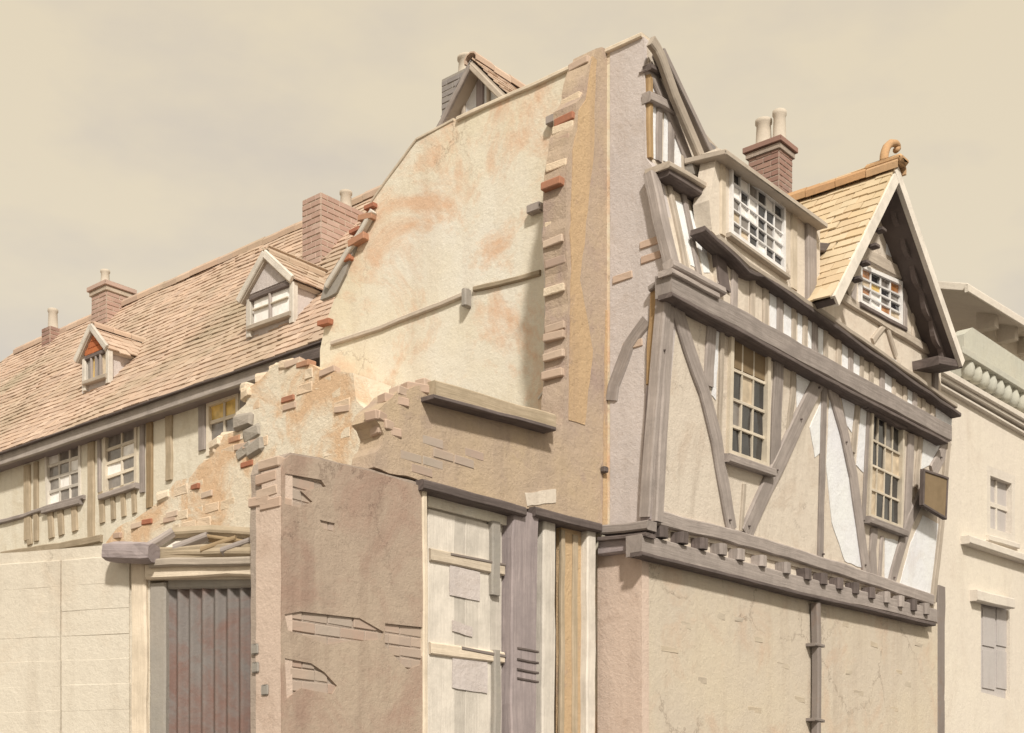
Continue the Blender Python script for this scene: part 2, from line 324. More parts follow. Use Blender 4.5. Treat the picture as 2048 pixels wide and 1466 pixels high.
def sweep(name, pts, side, nrm, w, d, mat, parent, ch=0.012, wob=0.006, back=True):
    """timber along 3D points pts (front centre line); side/nrm give the section; chamfered, slightly uneven"""
    P = []
    for i in range(len(pts)-1):
        L = (pts[i+1]-pts[i]).length; k = max(2, min(10, int(L/0.22)))
        for j in range(k): P.append(pts[i].lerp(pts[i+1], j/k))
    P.append(pts[-1]); n = len(P); seed = random.uniform(0, 100)
    ch = min(ch, w*0.2, d*0.3)
    verts, faces, uvs = [], [], []; acc = 0; S_ = []
    for i, p in enumerate(P):
        if i: acc += (p-P[i-1]).length
        S_.append(acc)
        ax = (P[min(i+1, n-1)] - P[max(i-1, 0)]).normalized()
        sd_ = nrm.cross(ax).normalized()
        if i == 0 or i == n-1: sd_ = sd_
        r1 = mnoise.noise(V((seed, i*0.83, 1.7))); r2 = mnoise.noise(V((seed+9, i*0.71, 4.2))); r3 = mnoise.noise(V((seed+17, i*0.9, 8.2)))
        hw = w/2*(1+0.10*r1) if wob else w/2
        c = p + sd_*(wob*1.6*r2) + nrm*(wob*0.7*r3)
        for a, b in ((-hw+ch, 0), (hw-ch, 0), (hw, -ch), (hw, -d), (-hw, -d), (-hw, -ch)):
            verts.append(c + sd_*a + nrm*b)
    per = [0, w, w+ch, w+ch+d, 2*w+ch+d, 2*w+ch+2*d, 2*w+2*ch+2*d]
    for i in range(n-1):
        for k in range(6):
            k2 = (k+1) % 6
            faces.append((i*6+k, i*6+k2, (i+1)*6+k2, (i+1)*6+k))
            uvs.append([(S_[i], per[k]), (S_[i], per[k+1]), (S_[i+1], per[k+1]), (S_[i+1], per[k])])
    faces.append(tuple(range(5, -1, -1))); uvs.append([(0.1*k, 0.03*k) for k in range(6)])
    faces.append(tuple((n-1)*6+k for k in range(6))); uvs.append([(0.1*k, 0.03*k) for k in range(6)])
    o = mesh_obj(name, verts, faces, mat, parent, uvs=uvs)
    return o
def bar(name, plane, pp, w, mat, parent, front=0.03, depth=0.1, wob=0.006, ch=0.012):
    pts = [plane.hit(x, y, front) for x, y in pp]
    return sweep(name, pts, None, plane.n, w, depth, mat, parent, ch, wob)
def bar3(name, p, q, nrm, w, d, mat, parent, wob=0.004, ch=0.01):
    ax = (q-p).normalized(); nn = (nrm - ax*nrm.dot(ax)).normalized()
    return sweep(name, [p, q], None, nn, w, d, mat, parent, ch, wob)
def box3(name, o, ex, ey, ez, mat, parent, bev=0.01):
    """o = corner, ex ey ez = edge vectors"""
    bm = bmesh.new()
    vs = [bm.verts.new(o + ex*i + ey*j + ez*k) for k in (0, 1) for j in (0, 1) for i in (0, 1)]
    for f in ((0, 1, 3, 2), (4, 5, 7, 6), (0, 1, 5, 4), (2, 3, 7, 6), (0, 2, 6, 4), (1, 3, 7, 5)): bm.faces.new([vs[i] for i in f])
    if bev: bmesh.ops.bevel(bm, geom=bm.edges[:], offset=bev, segments=1, affect='EDGES')
    return bm_obj(name, bm, mat, parent)
def lathe(name, c, prof, mat, parent, seg=20, axis=Z):
    verts, faces = [], []
    q = Z.rotation_difference(axis)
    for r, h in prof:
        for k in range(seg):
            a = 2*math.pi*k/seg; verts.append(c + q @ V((r*math.cos(a), r*math.sin(a), h)))
    for i in range(len(prof)-1):
        for k in range(seg):
            k2 = (k+1) % seg; faces.append((i*seg+k, i*seg+k2, (i+1)*seg+k2, (i+1)*seg+k))
    faces.append(tuple(range(seg-1, -1, -1))); faces.append(tuple((len(prof)-1)*seg+k for k in range(seg)))
    o = mesh_obj(name, verts, faces, mat, parent)
    for p in o.data.polygons:
        p.use_smooth = len(p.vertices) == 4
    return o
def inpoly(x, y, poly):
    c = False; n = len(poly)
    for i in range(n):
        x1, y1 = poly[i]; x2, y2 = poly[i-1]
        if (y1 > y) != (y2 > y) and x < (x2-x1)*(y-y1)/(y2-y1)+x1: c = not c
    return c

# ---- repeated small pieces: shared meshes, 300 largest in view as objects, the rest joined
CNT = {}
def unit_piece(kind, sx, sy, sz, k, ch, amp):
    bm = bmesh.new(); bmesh.ops.create_cube(bm, size=1)
    for v in bm.verts: v.co = V((v.co.x*sx, v.co.y*sy, v.co.z*sz))
    if ch: bmesh.ops.bevel(bm, geom=bm.edges[:], offset=ch, segments=1, affect='EDGES')
    for v in bm.verts: v.co += mnoise.noise_vector(v.co*13 + V((k*5.1, k*3.3, 0)))*amp
    me = bpy.data.meshes.new(kind); bm.to_mesh(me); bm.free(); return me
VAR = {}
def variants(kind, mat, sx, sy, sz, ch, amp, n=4):
    key = (kind, mat, sx, sy, sz)
    if key not in VAR:
        VAR[key] = [unit_piece(kind, sx, sy, sz, k, ch, amp) for k in range(n)]
        for m in VAR[key]: m.materials.append(M[mat])
    return VAR[key]
def pieces(name, mats, mvar, parent, cap=300):
    """mats: list of 4x4 world matrices"""
    root = parent
    while root.parent: root = root.parent
    key = (root.name, name); used = CNT.get(key, 0)
    def rank(mx):
        P = mx.translation; x, y = proj(P)
        vis = 0 if (-20 < x < 2068 and -20 < y < 1486) else 1
        return (vis, (P-CAM).length)
    mats = sorted(mats, key=rank); b = base_of(parent)
    nind = max(0, min(len(mats), cap-used)); CNT[key] = used + nind
    for i, mx in enumerate(mats[:nind]):
        o = bpy.data.objects.new(name, mvar[i % len(mvar)]); COL.objects.link(o)
        o.parent = parent; ROOT[o.name] = b
        o.matrix_basis = Matrix.Translation(-b) @ mx
    rest = mats[nind:]
    if rest:
        vs, fs, rn = [], [], []
        for i, mx in enumerate(rest):
            me = mvar[i % len(mvar)]; o0 = len(vs); r = random.random()
            vs += [mx @ v.co for v in me.vertices]
            for p in me.polygons: fs.append(tuple(o0+k for k in p.vertices)); rn.append(r)
        o = mesh_obj(name, vs, fs, None, parent); o.data.materials.append(mvar[0].materials[0])
        at = o.data.attributes.new('rnd', 'FLOAT', 'FACE')
        at.data.foreach_set('value', rn); o['kind'] = 'stuff'
def frame(o, x, y, z):
    m = Matrix((x, y, z)).transposed().to_4x4(); m.translation = o; return m
def brick_fill(parent, plane, poly3, mat, front=0.008, bl=0.225, bh=0.078, name='brick', joint=0.012, jit=0.003, prob=1.0, ch=.005, amp=.0035):
    """bricks in running bond over a polygon (3D points on the plane)"""
    puv = [plane.uv(p) for p in poly3]
    us = [p[0] for p in puv]; vs = [p[1] for p in puv]
    out = []; j0 = int(math.floor(min(vs)/bh)); j1 = int(math.ceil(max(vs)/bh))
    for j in range(j0, j1+1):
        v = (j+.5)*bh
        for i in range(int(math.floor(min(us)/bl))-1, int(math.ceil(max(us)/bl))+1):
            u = (i + .5 + .5*(j % 2))*bl
            ina, inb = inpoly(u-.42*bl, v, puv), inpoly(u+.42*bl, v, puv); half = 1
            if not (ina or inb) or random.random() > prob: continue
            if not (ina and inb): half = .47; u += -.26*bl if ina else .26*bl
            if inpoly(u, v, puv):
                P = plane.at(u + random.uniform(-.002, .002), v + random.uniform(-.002, .002), front - 0.05 + random.uniform(-jit, jit))
                r = Matrix.Rotation(random.uniform(-.012, .012), 4, 'Y') @ Matrix.Rotation(random.uniform(-.02, .02), 4, 'Z')
                out.append(frame(P, plane.u, plane.n, plane.v) @ r @ Matrix.Diagonal((half, 1, 1, 1)))
    pieces(name, out, variants(name, mat, bl-joint, 0.1, bh-joint, ch, amp, 4 if amp < .01 else 8), parent)
def tile_fill(parent, o, u, v, L, Hh, mat, tw=0.17, gauge=0.115, tl=0.2, name='tile', mask=None, lift=0.0):
    """plain tiles on a slope: o = foot corner, u along the eave, v up the slope"""
    u = u.normalized(); v = v.normalized(); n = u.cross(v)
    if n.z < 0: n = -n
    out = []
    for j in range(int(Hh/gauge)+1):
        for i in range(int(L/tw)+1):
            a = (i + .5 + .5*(j % 2))*tw; b = j*gauge + tl/2 - 0.03
            if a > L + tw*.3 or b - tl/2 > Hh - .02: continue
            P = o + u*(a + random.uniform(-.006, .006)) + v*(b + random.uniform(-.010, .010) - (.05 if random.random() < .012 else 0)) + n*(0.022 + lift + random.uniform(0, .008) + .03*mnoise.noise((o + u*a + v*b)*.9))
            if mask and not mask(P): continue
            r = Matrix.Rotation(-0.075 + random.uniform(-.02, .02), 4, 'X') @ Matrix.Rotation(random.uniform(-.02, .02), 4, 'Z') @ Matrix.Rotation(random.uniform(-.02, .02), 4, 'Y')
            # local x along eave, y up slope, z out
            ux = u if u.cross(v).dot(n) > 0 else -u
            out.append(frame(P, ux, v, n) @ r)
            if i == 0 and j % 2:
                out.append(frame(P - u*tw*.75, ux, v, n) @ r @ Matrix.Diagonal((.49, 1, 1, 1)))
    pieces(name, out, variants('tile', mat, tw-0.006, tl, 0.016, 0, 0.003), parent)
def sub_tiles_ridge(parent, p, q, mat, r=0.11, step=0.32, name='ridge_tile'):
    ax = (q-p).normalized(); n = int((q-p).length/step); sd_ = ax.cross(Z).normalized(); up = sd_.cross(ax)
    key = ('rt', mat, round(step, 3), round(r, 3))
    if key not in VAR:
        vs, fs = [], []; seg = 7
        for e in (-.5, .5):
            for rr in (r, r-0.02):
                for k in range(seg):
                    a = math.pi*(-0.12 + 1.24*k/(seg-1)); vs.append(V((e*(step-.008), rr*math.cos(a), rr*math.sin(a)*0.85)))
        for k in range(seg-1):
            fs += [(k, k+1, 2*seg+k+1, 2*seg+k), (seg+k+1, seg+k, 3*seg+k, 3*seg+k+1), (k+1, k, seg+k, seg+k+1), (2*seg+k, 2*seg+k+1, 3*seg+k+1, 3*seg+k)]
        fs += [(0, 2*seg, 3*seg, seg), (seg-1, 2*seg-1, 4*seg-1, 3*seg-1)]
        me = bpy.data.meshes.new(name); me.from_pydata(vs, [], fs); me.materials.append(M[mat]); VAR[key] = [me]
    out = [frame(p + ax*(i+.5)*step + up*random.uniform(-.008, .008), ax, -sd_ if ax.cross(-sd_).z > 0 else sd_, up) for i in range(n)]
    pieces(name, out, VAR[key], parent)

def quad_uv(plane, q, front=0):
    """bilinear map over a pixel quad tl,tr,br,bl on a plane"""
    tl, tr, br, bl = [plane.hit(x, y, front) for x, y in q]
    return lambda a, b: tl.lerp(tr, a).lerp(bl.lerp(br, a), b)
def window(parent, plane, q, cols, rows, front, gl, frame_w=0.06, bar_w=0.022, recess=0.05, mat='paint', sill=True, name='window', lab=None, curved=0, sill_mat='timber', sh=.075, sproj=.05):
    """sash or leaded window: window (frame) > pane, glazing_bar, sill.  rows = list of fractions 0..1; gl(i,j) -> material"""
    f = quad_uv(plane, q, front)
    Ww = (f(1, 0)-f(0, 0)).length; Hh = (f(0, 1)-f(0, 0)).length
    fx, fy = frame_w/Ww, frame_w/Hh
    ring = [f(0, 0), f(1, 0), f(1, 1), f(0, 1)]; hole = [f(fx, fy), f(1-fx, fy), f(1-fx, 1-fy), f(fx, 1-fy)]
    w = prism3(name, plane, ring, mat, parent, recess+0.06, [hole])
    if lab: w['label'] = lab
    g = lambda a, b: f(fx+(1-2*fx)*a, fy+(1-2*fy)*b)
    n = plane.n
    for i in range(cols):
        for j in range(len(rows)-1):
            m = gl(i, j); a0, a1, b0, b1 = i/cols, (i+1)/cols, rows[j], rows[j+1]
            c = [g(a0, b0), g(a1, b0), g(a1, b1), g(a0, b1)]
            t1, t2 = random.uniform(-.006, .006), random.uniform(-.006, .006)
            fr = [p - n*(recess + (t1 if k in (0, 3) else -t1) + (t2 if k < 2 else -t2)) for k, p in enumerate(c)]
            bk = [p - n*0.006 for p in fr]
            mesh_obj('pane', fr+bk, [(0, 3, 2, 1), (4, 5, 6, 7), (0, 1, 5, 4), (1, 2, 6, 5), (2, 3, 7, 6), (3, 0, 4, 7)], m, w)
    for i in range(1, cols):
        p, qq = g(i/cols, 0) - n*(recess-.018), g(i/cols, 1) - n*(recess-.018)
        bar3('glazing_bar', p, qq, n, bar_w, 0.03, mat, w, 0.0, .003)
    for j in range(1, len(rows)-1):
        p, qq = g(0, rows[j]) - n*(recess-.021), g(1, rows[j]) - n*(recess-.021)
        bar3('glazing_bar', p, qq, n, bar_w*1.25, 0.03, mat, w, 0.0, .003)
    if sill:
        d = (f(1, 1)-f(0, 1)).normalized()
        p, qq = f(0, 1) - d*0.05 + n*sproj - plane.v*0.03, f(1, 1) + d*0.05 + n*sproj - plane.v*0.03
        sweep('sill', [p, qq], None, n, sh, 0.10+sproj, sill_mat, w, 0.01, 0.003)
    return w
def pot(name, c, r, h, parent, mat='pot'):
    return lathe(name, c, [(r*1.12, 0), (r*1.12, h*.08), (r*0.95, h*.14), (r*0.84, h*.8), (r*1.0, h*.86), (r*1.0, h*.97), (r*0.8, h), (r*.62, h), (r*.6, h*.8)], mat, parent)
def chimney(parent, edge, wl, wr, z0, z1, bmat, mort, name='chimney', pots=(), corb=True, prob=1.0):
    """stack with its near vertical edge at `edge`, wl along dL, wr along dR; bricks on the faces in view"""
    e = V((edge.x, edge.y, z0)); h = z1 - z0
    c = box3(name, e, dL*wl, dR*wr, Z*h, mort, parent, 0.004)
    pl = Plane(e, dL); pr = Plane(e, dR); pl.n = -dR; pr.n = -dL
    for p_, wd in ((pl, wl), (pr, wr)):
        nb = max(1, round(wd/0.225)); bl = wd/nb
        brick_fill(c, p_, [p_.at(0.001, 0), p_.at(wd-.001, 0), p_.at(wd-.001, h), p_.at(.001, h)], bmat, 0.008, bl, 0.075, prob=prob)
    if corb:
        for k in range(2):
            ex = 0.03*(k+1)
            box3('corbel_course', e - dL*ex - dR*ex + Z*(h-0.17+0.08*k), dL*(wl+2*ex), dR*(wr+2*ex), Z*0.075, mort if k == 0 else bmat, c, 0.006)
    for (fa, fb, r, ph) in pots:
        pot('chimney_pot', e + dL*wl*fa + dR*wr*fb + Z*(h-0.02), r, ph, c)
    return c

# ================================================================== THE SETTING
def sheet(name, pts, z, mat, d=0.0):
    o = mesh_obj(name, [V((x, y, z)) for x, y in pts], [tuple(range(len(pts)))], mat); o['kind'] = 'structure'; return o
R_ = 1200
sheet('ground', [(-R_, -R_), (R_, -R_), (R_, R_), (-R_, R_)], 0.0, 'ground')
def strip(name, o, u, n, a0, a1, b0, b1, z0, z1, mat):
    b = box3(name, o + u*a0 + n*b0 + Z*z0, u*(a1-a0), n*(b1-b0), Z*(z1-z0), mat, None, 0); b['kind'] = 'structure'; return b
gn = -dL                                              # from the right-hand fronts out into the street
strip('pavement', V((G.o.x, G.o.y, 0)), dR, gn, -14, 60, 0.02, 1.7, 0.004, 0.12, 'paving')
strip('kerb', V((G.o.x, G.o.y, 0)), dR, gn, -14, 60, 1.704, 1.86, 0.003, 0.125, 'farstone')
strip('road', V((G.o.x, G.o.y, 0)), dR, gn, -14, 60, 1.864, 9.0, 0.002, 0.012, 'asphalt')

# ================================================================== TIMBER FRAMED CORNER HOUSE
H = thing('timber_framed_house', 'tall grey timber-framed corner house with bare cream flank, jettied front and bargeboarded gable', 'house', (CORNER.x, CORNER.y, 0))
# --- flank
ps = [(1220, 'g'), (1220, 101), (1190, 112), (1110, 149), (1020, 189), (912, 238), (872, 254), (832, 280), (800, 322), (770, 366), (742, 405), (728, 437), (716, 462), (700, 500), (690, 545), (668, 600), (650, 650), (640, 700), (635, 'g')]
pw = prism('party_wall', S, ps, 'cream', H, 0.0, 0.32)
pw['label'] = 'cream plastered flank wall left bare where the next house was pulled down'
cw = prism('corner_wall', S, [(1287, 'g'), (1287, 1052), (1297, 1050), (1340, 562), (1347, 548), (1346, 530), (1304, 332), (1291, 315), (1288, 74), (1281, 70), (1220, 100), (1220, 'g')], 'greywall', H, 0.004, 0.14)
# verge tiles on the long sloping top of the flank
def along(pl, pp, front): return [pl.hit(x, y, front) for x, y in pp]
tops = along(S, [(1282, 68), (1110, 147), (912, 236)], 0.03)
sweep('verge_board', tops, None, S.n, 0.04, 0.40, 'board', H, 0.01, 0.01)
sweep('verge_board', along(S, [(906, 240), (832, 278), (800, 320), (742, 403), (716, 460), (692, 520)], 0.012), None, S.n, 0.03, 0.34, 'board', H, 0.01, 0.01)
# traces of the lost house on the plaster
sweep('floor_band', along(S, [(660, 688), (760, 655), (840, 622), (925, 588)], 0.035), None, S.n, 0.05, 0.05, 'timberl', pw, 0.01, 0.01)
sweep('floor_band', along(S, [(945, 578), (1000, 565), (1078, 543)], 0.03), None, S.n, 0.05, 0.05, 'cottimber', pw, 0.01, 0.01)
cb = box3('corbel', S.hit(944, 616, 0.0), dL*0.06, -dR*0.09, Z*0.17, 'lead', pw, 0.012)
for (x0, y0, x1, y1) in ((1062, 422, 1096, 440), (1100, 245, 1122, 256)):
    P = S.hit(x0, y0, 0.0)
    box3('joist_stub', P - Z*0.05, dL*-0.15, -dR*0.07, Z*0.075, 'timber', pw, 0.008)
sweep('plaster_bead', along(S, [(1084, 455), (1090, 600), (1088, 780), (1075, 797)], 0.012), None, S.n, 0.025, 0.03, 'whiteboard', pw, 0.006, 0.004)
for (x, y, sc_) in ((736, 436, 1), (719, 482, 1.15), (694, 520, .8), (652, 646, .9), (712, 462, .7), (742, 414, .7)):
    P = S.hit(x, y, 0.02); 
    o = link('brick', variants('brick', 'brickred', .20, .1, .062, .006, .006)[int(x) % 4], None, pw)
    o.matrix_basis = Matrix.Translation(-base_of(pw)) @ frame(P, dL, -dR, Z) @ Matrix.Rotation(random.uniform(-.15, .15), 4, 'Y') @ Matrix.Scale(sc_, 4)
# flashing between flank and cottage roof
prism('lead_flashing', S, [(718, 470), (690, 548), (672, 585), (640, 600), (652, 560), (690, 500)], 'lead', H, 0.03, 0.05, rag=(0.12, 0.02))
sweep('verge_board', along(S, [(650, 572), (742, 420)], 0.07), None, S.n, 0.06, 0.06, 'whiteboard', H, 0.01, 0.008)
# timbers let into the corner strip
bar('post', S, [(1313, 578), (1306, 690), (1304, 766)], 0.135, 'tan', H, 0.045, 0.12)
bar('post', S, [(1302, 772), (1296, 900), (1291, 1040)], 0.115, 'timberv', H, 0.04, 0.12)
bar('post', S, [(1331, 572), (1318, 800), (1306, 1042)], 0.07, 'timber', H, 0.03, 0.1)
bar('brace', S, [(1292, 640), (1255, 690), (1226, 770), (1220, 800)], 0.13, 'timber', H, 0.02, 0.08)
bar('post_cap', S, [(1296, 577), (1318, 563), (1340, 565)], 0.05, 'timber', H, 0.08, 0.12)
for (x, y) in ((1245, 555), (1300, 485), (1302, 515), (1265, 690)):
    P = S.hit(x, y, 0.008); o = link('brick', variants('brick', 'brickpale', .2, .1, .065, .006, .006)[int(x) % 4], None, cw)
    o.matrix_basis = Matrix.Translation(-base_of(cw)) @ frame(P - dR*-0.042, dL, -dR, Z)

# --- ground floor front
prism('ground_floor_wall', G, [(1287, 'g'), (1287, 1110), (1875, 1248), (1875, 'g')], 'yellow', H, 0.012, 0.3)
prism('corner_pier', S, [(1195, 'g'), (1195, 1108), (1284, 1100), (1284, 'g')], 'pink', H, 0.05, 0.1)
# recessed band behind the joist ends, fascia beam and its return
prism('jetty_board', G, [(1300, 1048), (1874, 1205), (1874, 1240), (1300, 1103)], 'beige', H, 0.03, 0.14)
bar('fascia_beam', G, [(1284, 1088), (1600, 1168), (1874, 1232)], 0.165, 'timber', H, 0.11, 0.16)
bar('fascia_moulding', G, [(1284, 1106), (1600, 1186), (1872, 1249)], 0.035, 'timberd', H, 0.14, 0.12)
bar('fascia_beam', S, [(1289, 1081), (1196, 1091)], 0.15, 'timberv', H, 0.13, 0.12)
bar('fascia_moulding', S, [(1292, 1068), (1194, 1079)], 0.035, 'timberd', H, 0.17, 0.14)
bar('fascia_moulding', S, [(1294, 1049), (1198, 1060)], 0.075, 'timber', H, 0.16, 0.14)
for x in (1332, 1372, 1412, 1450, 1486, 1530, 1578, 1620, 1652, 1684, 1716, 1748, 1778, 1806, 1832, 1857):
    y = 1046 + (x-1310)*0.293
    p = G.hit(x, y, 0.15); q = G.hit(x, y + 17, 0.15)
    sweep('joist_end', [p, q + (q-p)*0.3], None, G.n, 0.115, 0.14, 'timberd' if x % 4 == 0 else 'timber', H, 0.025, 0.004)
gs_ = []
for (x, y) in ((1362, 1252), (1508, 1280), (1556, 1332), (1395, 1362), (1470, 1240), (1430, 1232), (1690, 1345), (1790, 1345), (1805, 1368), (1708, 1386), (1680, 1248), (1740, 1290), (1590, 1400), (1330, 1300), (1830, 1290), (1780, 1420), (1500, 1420)):
    P = G.hit(x, y, .012 - .048); gs_.append(frame(P, dR, G.n, Z) @ Matrix.Rotation(random.uniform(-.06, .06), 4, 'Y') @ Matrix.Diagonal((random.uniform(.7, 1.3), 1, random.uniform(.7, 1.1), 1)))
pieces('exposed_stone', gs_, variants('exposed_stone', 'stonegrey2', .22, .1, .075, .012, .012, 6), H)
bar('downpipe', G, [(1639, 1205), (1641, 1330), (1640, 1480)], 0.075, 'iron', H, 0.11, 0.075, 0.003, 0.02)
bar('downpipe', G, [(1640, 1480), (1640, 1900)], 0.075, 'iron', H, 0.11, 0.075, 0.003, 0.02)
for yy in (1290, 1440):
    bar('pipe_bracket', G, [(1631, yy-2), (1650, yy+2)], 0.03, 'iron', H, 0.12, 0.12, 0)

# --- first floor front
w1 = [(1464, 650), (1543, 688), (1539, 938), (1458, 910)]
w2 = [(1745, 815), (1810, 853), (1806, 1060), (1738, 1035)]
ff = prism('first_floor_wall', F1, [(1303, 1052), (1347, 566), (1904, 880), (1870, 1212)], 'beige', H, 0.0, 0.2, holes=[[(x, y) for x, y in w1], [(x, y) for x, y in w2]])
for nm, pp, w, m, fr in (
    ('sill_beam', [(1303, 1031), (1480, 1075), (1700, 1144), (1868, 1200)], .125, 'timber', .045),
    ('corner_post', [(1340, 575), (1322, 800), (1304, 1035)], .10, 'timber', .036),
    ('brace', [(1352, 600), (1378, 690), (1410, 780), (1435, 880), (1452, 980), (1466, 1060)], .165, 'timber', .028),
    ('stud', [(1428, 612), (1424, 700), (1420, 772)], .14, 'timber', .022),
    ('stud', [(1449, 626), (1444, 780), (1440, 925)], .055, 'timberl', .026),
    ('post', [(1561, 690), (1556, 820), (1551, 958)], .165, 'timber', .024),
    ('stud', [(1592, 702), (1588, 790), (1578, 880)], .09, 'timberl', .02),
    ('brace', [(1652, 740), (1605, 830), (1560, 930), (1525, 1000), (1494, 1070)], .20, 'timber', .032),
    ('stud', [(1491, 968), (1488, 1010), (1485, 1062)], .055, 'timberl', .021),
    ('post', [(1652, 745), (1648, 900), (1643, 1122)], .10, 'timber', .026),
    ('brace', [(1664, 765), (1690, 860), (1708, 950), (1722, 1050), (1736, 1148)], .155, 'timber', .034),
    ('stud', [(1720, 785), (1714, 850), (1708, 905)], .09, 'timberl', .02),
    ('post', [(1739, 800), (1734, 930), (1729, 1040)], .08, 'timber', .018),
    ('post', [(1750, 1056), (1748, 1100), (1750, 1155)], .15, 'timber', .024),
    ('stud', [(1766, 1072), (1763, 1120), (1761, 1160)], .07, 'timber', .02),
    ('post', [(1824, 868), (1820, 960), (1816, 1060)], .15, 'timber', .024),
    ('stud', [(1843, 874), (1838, 920), (1834, 975)], .09, 'timberl', .02),
    ('brace', [(1850, 985), (1822, 1040), (1800, 1110), (1784, 1172)], .17, 'timber', .032),
    ('brace', [(1899, 878), (1884, 915), (1866, 945)], .2, 'timber', .03),
    ('end_post', [(1899, 885), (1886, 1050), (1868, 1205)], .11, 'timberl', .04)):
    bar(nm, F1, pp, w, m, H, fr, 0.1 if fr > .03 else .09, 0.008)
for poly in ([(1592, 700), (1640, 735), (1614, 785), (1594, 815)], [(1620, 855), (1645, 795), (1641, 905), (1630, 915)],
             [(1660, 790), (1680, 850), (1705, 960), (1732, 1138), (1690, 1122), (1664, 1045), (1653, 930)],
             [(1678, 765), (1712, 785), (1704, 865), (1694, 850)], [(1724, 795), (1736, 802), (1727, 945), (1713, 930)],
             [(1848, 868), (1888, 890), (1868, 928), (1843, 938)], [(1846, 1030), (1882, 1050), (1866, 1192), (1800, 1168), (1822, 1085)],
             [(1770, 1075), (1806, 1085), (1784, 1150), (1770, 1160)], [(1436, 642), (1441, 640), (1432, 800), (1424, 790)]):
    prism('infill_panel', F1, poly, 'white', ff, 0.007, 0.02, rag=(.07, .014))
def g1(i, j):
    return random.choice(['g_dark', 'g_beige', 'g_grey', 'g_yellow', 'g_dark', 'g_beige']) if j else 'g_beige'
wA = window(H, F1, w1, 3, [0, .30, .55, .78, 1], 0.035, lambda i, j: 'g_beige' if j == 0 else random.choice(['g_dark', 'g_grey', 'g_beige', 'g_dark', 'g_yellow']), 0.05, 0.022, lab='sash window with brown blind drawn a third down')
fA = quad_uv(F1, w1, 0.0)
prism3('blind', F1, [fA(.09, .05) + F1.n*.0, fA(.91, .05), fA(.91, .31), fA(.09, .31)], 'sign', wA, 0.02)
wB = window(H, F1, w2, 4, [0, .25, .5, .74, 1], 0.035, lambda i, j: random.choice(['g_dark', 'g_dark', 'g_grey', 'g_dark', 'g_beige']), 0.045, 0.02, lab='tall sash window with dark small panes')
for (x, y) in ((1352, 612), (1462, 1040), (1500, 1052), (1648, 762), (1640, 775), (1668, 780), (1604, 838), (1694, 884), (1732, 1130), (1790, 1155), (1884, 915), (1560, 720), (1556, 940), (1330, 700), (1312, 1000), (1648, 1108), (1424, 640)):
    P = F1.hit(x, y, .045)
    lathe('peg', P - F1.n*.03, [(.011, 0), (.011, .03), (.007, .036)], 'timberd', ff, 7, F1.n)
# lintel shadow boards over the windows
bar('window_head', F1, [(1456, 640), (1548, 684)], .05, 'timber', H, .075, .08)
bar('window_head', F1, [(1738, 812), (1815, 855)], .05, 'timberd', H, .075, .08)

# --- bressummer, frieze
bar('bressummer', F2, [(1343, 566), (1500, 648), (1700, 758), (1904, 866)], .185, 'timber', H, .06, .16, .01)
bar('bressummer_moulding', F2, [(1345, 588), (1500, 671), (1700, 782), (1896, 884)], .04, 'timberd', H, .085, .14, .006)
bar('bressummer_moulding', F2, [(1345, 541), (1440, 592)], .05, 'timber', H, .09, .14, .006)
prism('frieze_wall', F2, [(1432, 600), (1432, 480), (1500, 545), (1640, 610), (1660, 580), (1680, 585), (1882, 700), (1882, 862)], 'beige', H, 0.0, 0.2)
ledge = lambda x: 545 + .679*(x-1500)
bress = lambda x: 548 + .571*(x-1345)
for i, x in enumerate((1472, 1508, 1534, 1562, 1590, 1612, 1632, 1654, 1680, 1704, 1726, 1746, 1767, 1790, 1812, 1832, 1850, 1867)):
    bar('stud', F2, [(x, ledge(x)-2), (x-1, bress(x)+8)], .085 if i % 3 else .105, ('timber', 'timberl', 'timberl')[i % 3], H, .022, .08, .008)
for a, b in ((1540, 1557), (1568, 1586), (1596, 1608), (1617, 1628), (1637, 1649), (1685, 1699), (1708, 1722), (1770, 1786), (1816, 1828)):
    prism('infill_panel', F2, [(a, ledge(a)+8), (b, ledge(b)+8), (b, bress(b)-4), (a, bress(a)-4)], 'white', H, .006, .02)
bar('ledge', F2, [(1412, 457), (1455, 498), (1500, 541), (1530, 551), (1700, 674), (1922, 829)], .05, 'timberd', H, .12, .15, .012)
bar('ledge_moulding', F2, [(1440, 473), (1500, 527), (1640, 618), (1700, 661), (1915, 812)], .055, 'timberl', H, .12, .16, .01)
prism('infill_panel', F2, [(1872, 800), (1906, 822), (1902, 862), (1872, 846)], 'white', H, .006, .12)

# --- sloping panel beside the corner
prism('sloping_wall', F3, [(1310, 337), (1425, 404), (1462, 590), (1353, 533)], 'beige', H, 0.0, 0.15)
for pp, w, m in (([(1312, 344), (1332, 440), (1354, 530)], .12, 'timber'), ([(1340, 362), (1358, 445), (1376, 535)], .07, 'timberl'),
                 ([(1368, 377), (1384, 460), (1402, 548)], .07, 'timber'), ([(1410, 400), (1428, 490), (1446, 570)], .13, 'timber')):
    bar('stud', F3, pp, w, m, H, .03, .09, .008)
for poly in ([(1350, 400), (1364, 405), (1392, 535), (1382, 530)], [(1378, 420), (1402, 430), (1420, 545), (1408, 545)]):
    prism('infill_panel', F3, poly, 'white', H, .006, .02)
bar('plate', F3, [(1347, 524), (1452, 580)], .07, 'timber', H, .05, .1, .01)
prism('gap_shade', F2, [(1424, 420), (1440, 440), (1462, 585), (1440, 570)], 'timberd', H, 0.02, 0.05)  # dark sheet in place of the shade in the gap

